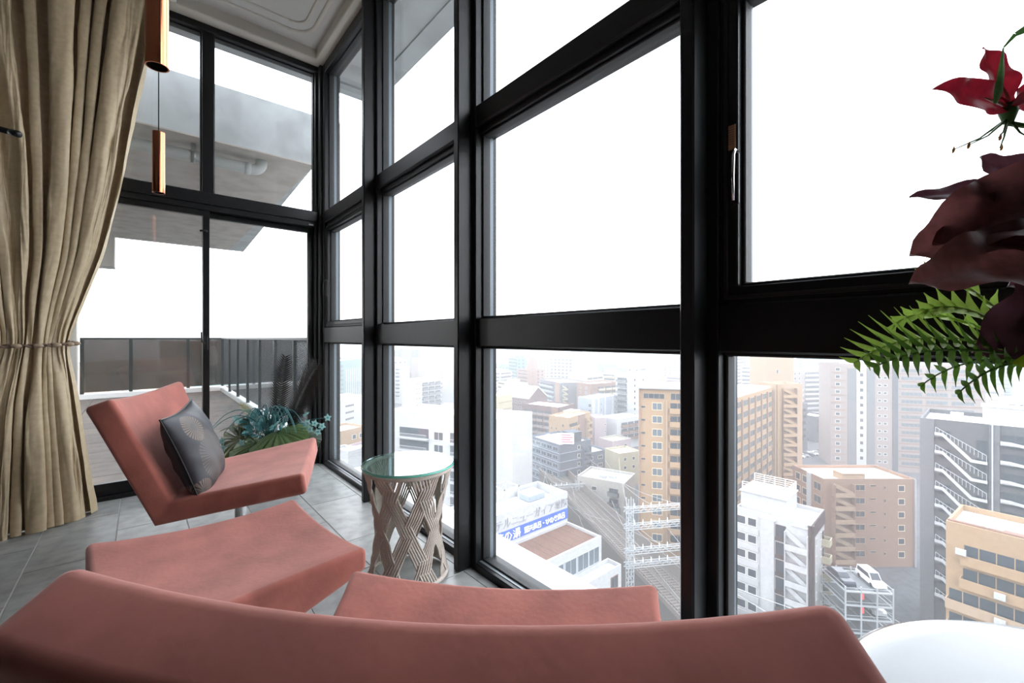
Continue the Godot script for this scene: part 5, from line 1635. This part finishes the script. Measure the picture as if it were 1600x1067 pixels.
# ---------------------------------------------------------------- hotel with the sign
const GLYPHS := {
	"ho": "5,0 5,10;0,3 10,3;3,5 1,8;7,5 9,8", "te": "2,1 8,1;0,4 10,4;5,4 5,7 3,10", "ru": "3,1 3,6 0,10;6,0 6,10 10,6", "ni": "2,2 8,2;0,8 10,8", "yu": "2,4 7,4 6,9;0,9 10,9", "bar": "0,5 10,5", "ga": "0,3 8,3 7,10 5,9;4,0 4,5 1,10;8,0 9,2;9,0 10,1", "i": "9,0 5,4 0,6;5,4 5,10", "a": "0,1 9,1 6,5;5,3 5,6 2,10",
	"yaku": "0,1 10,1;3,0 3,2;7,0 7,2;4,3 6,3 6,6 4,6 4,3;0,7 10,7;5,6 5,10;5,7 1,10;5,7 9,10;1,3 2,5;9,3 8,5", "in": "0,0 3,0 2,3 3,5 1,6;0,0 0,10;4,2 4,1 10,1 10,2;5,4 9,4;4,6 10,6;6,6 6,8 4,10;8,6 8,9 10,9", "no": "5,2 4,8 2,9 0,6 2,2 6,1 10,5 8,9 6,10", "yu2": "0,1 1,2;0,4 1,5;0,10 2,7;4,0 9,0 9,4 4,4 4,0;4,2 9,2;3,5 10,5;5,6 10,6 9,10;5,6 3,9;7,7 5,10",
	"ro": "1,0 9,0;5,0 5,3;0,3 0,1 10,1 10,3;2,4 4,4;6,4 8,4;1,5 4,5 4,7 1,7 1,5;0,10 5,10;2,7 2,10;6,5 9,5 6,8;6,5 10,8;6,8 9,8 9,10 6,10 6,8", "ten": "1,1 9,1;0,5 10,5;5,1 5,5 0,10;5,5 10,10", "fu": "1,10 2,0 8,0 9,9 10,9;4,2 7,2;4,4 7,4 7,6 4,6 4,4;5,3 5,8;3,9 7,8", "ro2": "2,0 8,0 8,4 2,4 2,0;5,4 5,6;1,6 9,6 9,10 1,10 1,6", "dot": "4,5 6,5", "hi": "0,2 4,2 1,7 4,10 7,7 8,1 10,5", "ki": "1,2 9,1;1,4 9,3;4,0 7,6;2,7 5,10 8,9"}

func lettering(text: Array, x: float, y: float, size: float, step: float, thick: float, z: float) -> ArrayMesh:
	var st := S()
	for i in text.size():
		for stroke in (GLYPHS[text[i]] as String).split(";"):
			var p := []
			for xy in stroke.split(" "):
				var c := xy.split(",")
				p.append(Vector3(x + i * step + float(c[0]) / 10 * size, y + (1 - float(c[1]) / 10) * size, z))
			for k in p.size() - 1:
				var d: Vector3 = (p[k + 1] - p[k]).normalized() * thick * 0.4
				bar(st, p[k] - d, p[k + 1] + d, thick, 0.08)
	return done(st)

func hotel() -> void:
	var b := block("hotel_building", "white hotel with lettered rooftop sign wall and blue band, low in the middle pane", Vector2(36.5, -50.8), Vector2(56.0, -50.8), 7.4, -25.4, M.w_white, M.roof_light, "", 1.6)
	var L: float = b.L
	var H: float = b.H
	put(b.o, "sign_band", bxm(Vector3(0.3, H - 4.55, 0.0), Vector3(L, H - 2.75, 0.06)), M.sign_blue)
	put(b.o, "lettering", lettering(["ho", "te", "ru", "ni", "yu", "bar", "ga", "i", "a", "yaku", "in"], 2.0, H - 2.25, 1.3, 1.6, 0.17, 0.05), M.sign_grey)
	put(b.o, "lettering", lettering(["yaku", "no", "yu2"], 3.6, H - 4.3, 1.3, 1.75, 0.2, 0.1), M.sign_white)
	put(b.o, "lettering", lettering(["ro", "ten", "fu", "ro2", "dot", "hi", "no", "ki", "fu", "ro2"], 9.4, H - 4.15, 0.85, 0.94, 0.13, 0.1), M.sign_white)
	var st := S()
	for x in [3.0, 7.0, 10.0]:
		bx(st, Vector3(x, H - 1.6, -5.5), Vector3(x + 0.18, H + 2.6, -5.32))
		bx(st, Vector3(x, H - 1.6, -2.2), Vector3(x + 0.18, H + 2.6, -2.02))
		bx(st, Vector3(x, H + 2.45, -5.5), Vector3(x + 0.18, H + 2.6, -2.02))
	bx(st, Vector3(3.0, H + 2.4, -5.5), Vector3(10.2, H + 2.55, -5.35))
	bx(st, Vector3(3.0, H + 2.4, -2.2), Vector3(10.2, H + 2.55, -2.05))
	put(b.o, "roof_frame", done(st), M.steel_grey)
	put(b.o, "roof_house", cbm(Vector3(13.6, H - 1.5, -6.6), Vector3(17.5, H - 0.4, -3.4), 0.1), M.w_blue)
	# front wing with the ribbed rust roof
	var y := H - 4.9
	st = S()
	bx(st, Vector3(6.5, 0, 0.02), Vector3(L - 0.4, y - 0.6, 7.6))
	put(b.o, "front_wing", done(st), M.w_white)
	put(b.o, "wing_parapet", frame_y(6.5, L - 0.4, 0.02, 7.6, y - 0.6, y, 0.35), M.w_white)
	put(b.o, "rust_roof", bxm(Vector3(6.85, y - 0.6, 0.4), Vector3(L - 0.75, y - 0.45, 7.25)), M.roof_rust)
	st = S()
	for k in 34:
		var z := 0.5 + k * 0.2
		bx(st, Vector3(6.9, y - 0.45, z), Vector3(L - 0.8, y - 0.38, z + 0.08))
	var rb := put(b.o, "roof_ribs", done(st), M.roof_rust)
	rb.set_meta("kind", "stuff")
	var xf := Transform3D(Basis(), Vector3(0, 0, 7.6))
	var wm := piece("window", 2.6, 2.6, M.steel_grey, M.city_glass_light)
	for x in [9.0, 11.8, 14.6, 17.2]:
		var o := put(b.o, "window", wm)
		o.transform = xf * Transform3D(Basis(), Vector3(x, y - 2.6, 0))
	# balcony annex beyond the wing
	st = S()
	bx(st, Vector3(8.0, 0, 7.62), Vector3(L + 1.2, y - 4.6, 10.2))
	put(b.o, "annex", done(st), M.w_white)
	put(b.o, "annex_parapet", frame_y(8.0, L + 1.2, 7.62, 10.2, y - 4.6, y - 4.0, 0.2), M.w_white)
	var o2 := put(b.o, "window", piece("window", 1.8, 2.0, M.w_terra, M.city_glass))
	o2.transform = Transform3D(Basis(), Vector3(L - 0.6, y - 6.2, 10.2))
	var o3 := put(b.o, "window", piece("window", 1.2, 0.8, M.steel_grey, M.city_glass))
	o3.transform = Transform3D(Basis(), Vector3(L - 4.4, y - 6.6, 10.2))

func frame_y(x0: float, x1: float, z0: float, z1: float, y0: float, y1: float, t: float) -> ArrayMesh:
	var st := S()
	bx(st, Vector3(x0, y0, z0), Vector3(x1, y1, z0 + t))
	bx(st, Vector3(x0, y0, z1 - t), Vector3(x1, y1, z1))
	bx(st, Vector3(x0, y0, z0 + t), Vector3(x0 + t, y1, z1 - t))
	bx(st, Vector3(x1 - t, y0, z0 + t), Vector3(x1, y1, z1 - t))
	return done(st)

# ---------------------------------------------------------------- railway and the steel gantries
func tracks() -> void:
	var dir := Vector2(-0.472, 0.8816)
	var from := Vector2(130.0, -158.0)
	var turn := atan2(-dir.y, dir.x)
	var L := 205.0
	# local x runs along the line towards the camera's side, local z to its left
	var o := thing("railway_viaduct", "raised railway line with fence running diagonally past the hotel", "railway", Vector3(from.x, GY, from.y), turn)
	put(o, "deck", bxm(Vector3(0, 0, -7.2), Vector3(L, 6.0, 0)), M.ballast)
	for z in [-1.2, -2.6, -4.2, -5.6]:
		put(o, "rail", bxm(Vector3(0, 6.12, z - 0.05), Vector3(L, 6.26, z + 0.05)), M.rail)
	var sl := S()
	for k in 255:
		for z in [-3.0, -6.0]:
			bx(sl, Vector3(0.4 + k * 0.8, 6.0, z), Vector3(0.65 + k * 0.8, 6.12, z + 2.2))
	var sm := put(o, "sleepers", done(sl), M.track_fence)
	sm.set_meta("kind", "stuff")
	put(o, "fence", bxm(Vector3(0, 6.0, -7.2), Vector3(L, 8.0, -7.0)), M.track_fence)
	put(o, "fence", bxm(Vector3(0, 6.0, -0.12), Vector3(L, 6.9, 0.0)), M.track_fence)
	# lattice gantries
	lattice("lattice_gantry", "white steel lattice gantry with insulators over the railway at the tan tower's foot", Vector3(66.0, GY, -45.0), -0.52, 11.0, 20.5, [19.2, 16.2, 11.8, 9.4])
	lattice("lattice_gantry", "smaller distant lattice gantry beside the small white building", Vector3(86.5, GY, -88.0), -0.49, 10.5, 8.0, [7.2])

func lattice(called: String, label: String, at: Vector3, turn: float, span: float, h: float, arms: Array) -> void:
	var o := thing(called, label, "gantry", at, turn)
	for x in [0.0, span]:
		var st := S()
		var w := 0.55
		for sx in [-w, w]:
			for sz in [-w, w]:
				bar(st, Vector3(x + sx, 0, sz), Vector3(x + sx * 0.8, h + 1.2, sz * 0.8), 0.11)
		var n := int(h / 0.9)
		for k in n:
			var y := k * 0.9
			var s := 1.0 if k % 2 else -1.0
			for side in [-w, w]:
				bar(st, Vector3(x - w * s, y, side), Vector3(x + w * s, y + 0.9, side), 0.06)
				bar(st, Vector3(x + side, y, -w * s), Vector3(x + side, y + 0.9, w * s), 0.06)
				bar(st, Vector3(x - w, y, side), Vector3(x + w, y, side), 0.06)
		put(o, "lattice_column", done(st), M.steel_grey)
	for y in arms:
		var st := S()
		for dy in [0.0, 0.8]:
			for dz in [-0.4, 0.4]:
				bar(st, Vector3(-1.0, y + dy, dz), Vector3(span + 2.5, y + dy, dz), 0.09)
		var n := int((span + 3.5) / 0.7)
		for k in n:
			var xa := -1.0 + k * 0.7
			var f := k % 2
			for dz in [-0.4, 0.4]:
				bar(st, Vector3(xa, y + 0.8 * f, dz), Vector3(xa + 0.7, y + 0.8 * (1 - f), dz), 0.06)
			bar(st, Vector3(xa, y + 0.8, -0.4), Vector3(xa + 0.7, y + 0.8, 0.4), 0.05)
		var arm := put(o, "lattice_beam", done(st), M.steel_grey)
		for k in 5:
			var p := Vector3(0.9 + k * 1.6, y + 0.75, 0.0)
			put(arm, "insulator", lathem([Vector2(0, 0), Vector2(0.1, 0), Vector2(0.11, 0.2), Vector2(0.07, 0.25), Vector2(0.1, 0.35), Vector2(0.06, 0.5), Vector2(0.08, 0.58), Vector2(0.03, 0.8), Vector2(0, 0.82)], 12, false), M.white_paint, p)
	for k in 9:
		var a := Vector3(span * 0.12 * k, float(arms[k % arms.size()]) + 0.4, 0.4 if k % 2 else -0.4)
		var b := a + Vector3(9.0 - k * 2.2, 2.0 - 1.2 * (k % 4), 26.0 if k % 2 else -24.0)
		var pts := []
		for i in 9:
			var t := i / 8.0
			pts.append(a.lerp(b, t) + Vector3(0, -1.6 * sin(PI * t), 0))
		put(o, "wire", tubem(pts, 0.03, 4), M.steel_grey)

# ---------------------------------------------------------------- cars and the stacked car park
func car(called: String, label: String, at: Vector3, turn: float, paint: Material, van: bool, group := "") -> void:
	var o := thing(called, label, "car", at, turn, group)
	var l := 4.7
	var h := 1.85 if van else 1.45
	var st := S()
	prism(st, PackedVector2Array([Vector2(-l / 2, 0.3), Vector2(-l / 2, 0.85), Vector2(-l / 2 + 0.1, 1.0), Vector2(l / 2 - 0.25, 0.95), Vector2(l / 2, 0.7), Vector2(l / 2, 0.3)]), -0.85, 0.85)
	put(o, "car_body", done(st), paint)
	st = S()
	var x0 := -l / 2 + 0.05 if van else -l / 2 + 0.5
	var x1 := l / 2 - (1.0 if van else 1.3)
	prism(st, PackedVector2Array([Vector2(x0, 0.98), Vector2(x0 + 0.2, h - 0.06), Vector2(x0 + 0.45, h), Vector2(x1 - 0.75, h), Vector2(x1, 0.97)]), -0.74, 0.74)
	put(o, "cabin", done(st), paint)
	st = S()
	prism(st, PackedVector2Array([Vector2(x0 + 0.25, 1.06), Vector2(x0 + 0.36, h - 0.14), Vector2(x1 - 0.82, h - 0.14), Vector2(x1 - 0.22, 1.06)]), -0.755, 0.755)
	put(o, "side_window", done(st), M.city_glass)
	st = S()
	quad(st, Vector3(x1 - 0.02, 1.02, -0.66), Vector3(x1 - 0.70, h - 0.04, -0.62), Vector3(x1 - 0.70, h - 0.04, 0.62), Vector3(x1 - 0.02, 1.02, 0.66))
	quad(st, Vector3(x0 - 0.0, 1.1, 0.62), Vector3(x0 + 0.17, h - 0.15, 0.58), Vector3(x0 + 0.17, h - 0.15, -0.58), Vector3(x0 - 0.0, 1.1, -0.62))
	var ws := put(o, "windscreen", done(st), M.city_glass)
	ws.position = Vector3(0.02, 0.01, 0)
	for x in [-1.45, 1.4]:
		for z in [-0.78, 0.78]:
			put(o, "wheel", tubem([Vector3(x, 0.32, z - 0.1), Vector3(x, 0.32, z + 0.1)], 0.32, 16), M.tyre)

func car_park() -> void:
	# deck axes: along d the cars stand, along e side by side
	var at := Vector3(91.1, GY, -16.6)
	var turn := atan2(-0.66, -0.74)   # local +x towards (-0.74, 0.66)
	var o := thing("stacked_car_park", "open grey steel car stacker in front of the tan block", "car park", at, turn)
	var W := 6.6
	var D := 6.3
	for lv in 5:
		var y := 11.4 - 2.1 * lv
		var st := S()
		for k in 3:
			bx(st, Vector3(0.1, y - 0.12, 0.1 + k * 2.15), Vector3(D - 0.1, y, 2.05 + k * 2.15))
		put(o, "pallet", done(st), M.steel_dark)
		st = S()
		for z in [0.0, W]:
			bar(st, Vector3(0, y, z), Vector3(D, y, z), 0.16)
			bar(st, Vector3(0, y + 0.7, z), Vector3(D, y + 0.7, z), 0.07)
		for x in [0.0, D]:
			bar(st, Vector3(x, y, 0), Vector3(x, y, W), 0.2)
			bar(st, Vector3(x, y + 0.55, 0), Vector3(x, y + 0.55, W), 0.06)
		put(o, "deck_frame", done(st), M.steel_grey)
		if lv > 0 and lv < 3:
			put(o, "red_panel", cbm(Vector3(D - 0.02, y + 1.0, 4.0), Vector3(D + 0.05, y + 1.9, 4.5), 0.01), M.sign_red)
	for z in [0.0, 2.2, 4.4, W]:
		for x in [0.0, D]:
			put(o, "post", bxm(Vector3(-0.09, 0, -0.09), Vector3(0.09, 12.2, 0.09)), M.steel_grey, Vector3(x, 0, z))
	var st2 := S()
	for k in 4:
		bar(st2, Vector3(0, 2.1 * k, 0), Vector3(D, 2.1 * (k + 1), 0), 0.08)
		bar(st2, Vector3(0, 2.1 * k, W), Vector3(D, 2.1 * (k + 1), W), 0.08)
		bar(st2, Vector3(D + 1.2, 2.1 * k, -3.0), Vector3(D + 1.2, 2.1 * k + 2.0, 0.5), 0.12)
	put(o, "bracing", done(st2), M.steel_grey)
	var b := Transform3D(Basis.from_euler(Vector3(0, turn, 0)), at)
	car("van", "white van parked on the top deck of the steel car stacker", b * Vector3(3.1, 11.4, 1.1), turn, M.car_white, true)
	car("car", "dark navy car on the top deck of the car stacker beside the van", b * Vector3(3.1, 11.4, 5.4), turn, M.car_navy, false)
	car("car", "silver car on the lower deck of the steel car stacker", b * Vector3(3.1, 7.2, 1.1), turn, M.car_silver, false)
	car("van", "pale van parked left before the small white building", Vector3(96.8, GY, -73.6), -0.5, M.car_silver, true)
	car("car", "white car parked right before the small white building", Vector3(97.6, GY, -70.2), -0.5, M.car_white, false)
	var tarp := S()
	prism(tarp, PackedVector2Array([Vector2(0, 0), Vector2(0, 4.2), Vector2(3, 4.9), Vector2(6, 4.2), Vector2(6, 0)]), -8, 0)
	var s := thing("shed", "blue roofed shed below the steel car stacker", "shed", Vector3(73.0, GY, -14.0), -1.2)
	put(s, "shed_body", done(tarp), M.tarp_blue)
	put(s, "shed_gutter", bxm(Vector3(-0.1, 4.1, -8.05), Vector3(0.05, 4.25, 0.05)), M.steel_grey)
	for k in 9:
		car("car", "small car in the street row left of the pinkish tower", Vector3(200.0 + k * 3.1, GY, -63.0 + k * 0.9), -0.9, [M.car_white, M.car_silver, M.car_navy][k % 3], false, "cars parked in the street by the pinkish tower")

# ---------------------------------------------------------------- everything farther off
func far_blocks() -> void:
	var fr := RandomNumberGenerator.new()
	fr.seed = 20
	var keep := []   # circles already built on
	for c in get_children():
		if c.has_meta("category") and c.get_meta("category") in ["building", "railway"]:
			var v: Vector3 = c.position
			if c.get_meta("category") == "building":
				keep.append([Vector2(v.x, v.z), 14.0])
				keep.append([Vector2(v.x, v.z) + Vector2(cos(c.rotation.y), -sin(c.rotation.y)) * 14.0, 14.0])
	for k in 4:
		keep.append([Vector2(206 + 7 * k, -44 + 12 * k), 16.0])
		keep.append([Vector2(108 + 11 * k, -50), 10.0])
	# a few shapes, each used many times
	var shapes := []
	for k in 12:
		var w: float = [12, 16, 20, 14, 26, 11, 18, 22, 13, 30, 15, 17][k]
		var d: float = [10, 12, 11, 14, 12, 9, 13, 12, 12, 14, 16, 10][k]
		var st := S()
		var gl := S()
		var bl := S()
		var H := 48.0
		bx(st, Vector3(-w / 2, 0, -d / 2), Vector3(w / 2, H - 0.8, d / 2))
		for e in [[-w / 2, w / 2, d / 2 - 0.3, d / 2], [-w / 2, w / 2, -d / 2, -d / 2 + 0.3], [-w / 2, -w / 2 + 0.3, -d / 2, d / 2], [w / 2 - 0.3, w / 2, -d / 2, d / 2]]:
			bx(st, Vector3(e[0], H - 0.8, e[2]), Vector3(e[1], H, e[3]))
		cb(st, Vector3(-w * 0.28, H - 0.8, -d * 0.3), Vector3(w * 0.08, H + 2.2, d * 0.2), 0.1)
		if k % 2:
			lathe(st, [Vector2(0, 0), Vector2(1.2, 0), Vector2(1.2, 2.0), Vector2(0, 2.4)], 12, Vector3(w * 0.3, H - 0.8, d * 0.1))
		var fl := 12
		for i in fl:
			var y := H - 2.6 - 2.9 * i
			for side in 4:
				var along: float = w if side % 2 == 0 else d
				var xf := Transform3D(Basis.from_euler(Vector3(0, PI / 2 * side, 0)), Vector3.ZERO) * Transform3D(Basis(), Vector3(0, 0, (d if side % 2 == 0 else w) / 2))
				var style := (k + side) % 3
				if style == 0:
					bx(gl, Vector3(-along / 2 + 0.8, y, -0.02), Vector3(along / 2 - 0.8, y + 1.8, 0.04), xf)
					bx(bl, Vector3(-along / 2 + 0.5, y - 0.2, 0), Vector3(along / 2 - 0.5, y + 0.8, 1.0), xf)
				else:
					var n := int(along / ([2.4, 3.4, 4.2][style]))
					for j in n:
						var x := lerpf(-along / 2, along / 2, (j + 0.5) / n)
						bx(gl, Vector3(x - 0.75, y, -0.02), Vector3(x + 0.75, y + 1.4, 0.06), xf)
		shapes.append([done(st), done(gl), done(bl)])
	var walls := [["w_white", "white"], ["w_offwhite", "off-white"], ["w_pink", "pale pinkish"], ["w_cream", "cream"], ["w_white", "white"], ["w_tan", "tan"], ["w_grey", "grey"], ["w_blue", "pale blue-grey"], ["w_rose", "pale rose"], ["w_brown", "brown"], ["w_offwhite", "off-white"], ["w_slate", "slate grey"], ["w_teal", "pale teal"]]
	var made := 0
	var tries := 0
	while made < 290 and tries < 30000:
		tries += 1
		var dist := 0.0
		if made < 190:
			dist = sqrt(fr.randf_range(190.0 * 190.0, 520.0 * 520.0))
		else:
			dist = sqrt(fr.randf_range(500.0 * 500.0, 1250.0 * 1250.0))
		var ang := fr.randf_range(-58.0, 54.0) if made % 3 else fr.randf_range(-45.0, 40.0)
		var th := deg_to_rad(ang + 40.49)
		var p := Vector2(sin(th), -cos(th)) * dist
		var far := dist > 500.0
		if ang > -25.0 and ang < -6.0 and dist < 340.0:
			continue   # open view over the low roofs here
		var ok := true
		for c in keep:
			if p.distance_to(c[0]) < c[1] + (12.5 if not far else 19.0):
				ok = false
				break
		# keep the railway open
		var rel := p - Vector2(130, -158)
		if absf(rel.x * 0.8816 + rel.y * 0.472) < 24.0:
			ok = false
		if not ok:
			continue
		keep.append([p, 12.5 if not far else 19.0])
		var s: Array = shapes[fr.randi() % shapes.size()]
		var wl: Array = walls[fr.randi() % walls.size()]
		var top := fr.randf_range(-38.0, -22.0) if not far else fr.randf_range(-32.0, -12.0)
		if fr.randf() < 0.14:
			top = fr.randf_range(-20.0, -8.0)
		var o := thing("distant_building", "%s mid-rise building far off in the hazy city" % wl[1], "building", Vector3(p.x, top - 48.0, p.y), deg_to_rad(fr.randf_range(-14.0, 14.0) + (90.0 if fr.randf() < 0.4 else 0.0)), "%s buildings of the hazy distant city" % wl[1])
		if far:
			o.scale = Vector3(1.3, 1.0, 1.3)
		put(o, "wall", s[0], M[wl[0]])
		var gm := put(o, "window_panes", s[1], M.city_glass)
		gm.set_meta("kind", "stuff")
		if s[2].get_surface_count():
			var bm := put(o, "balcony_parapets", s[2], M[wl[0]])
			bm.set_meta("kind", "stuff")
		made += 1
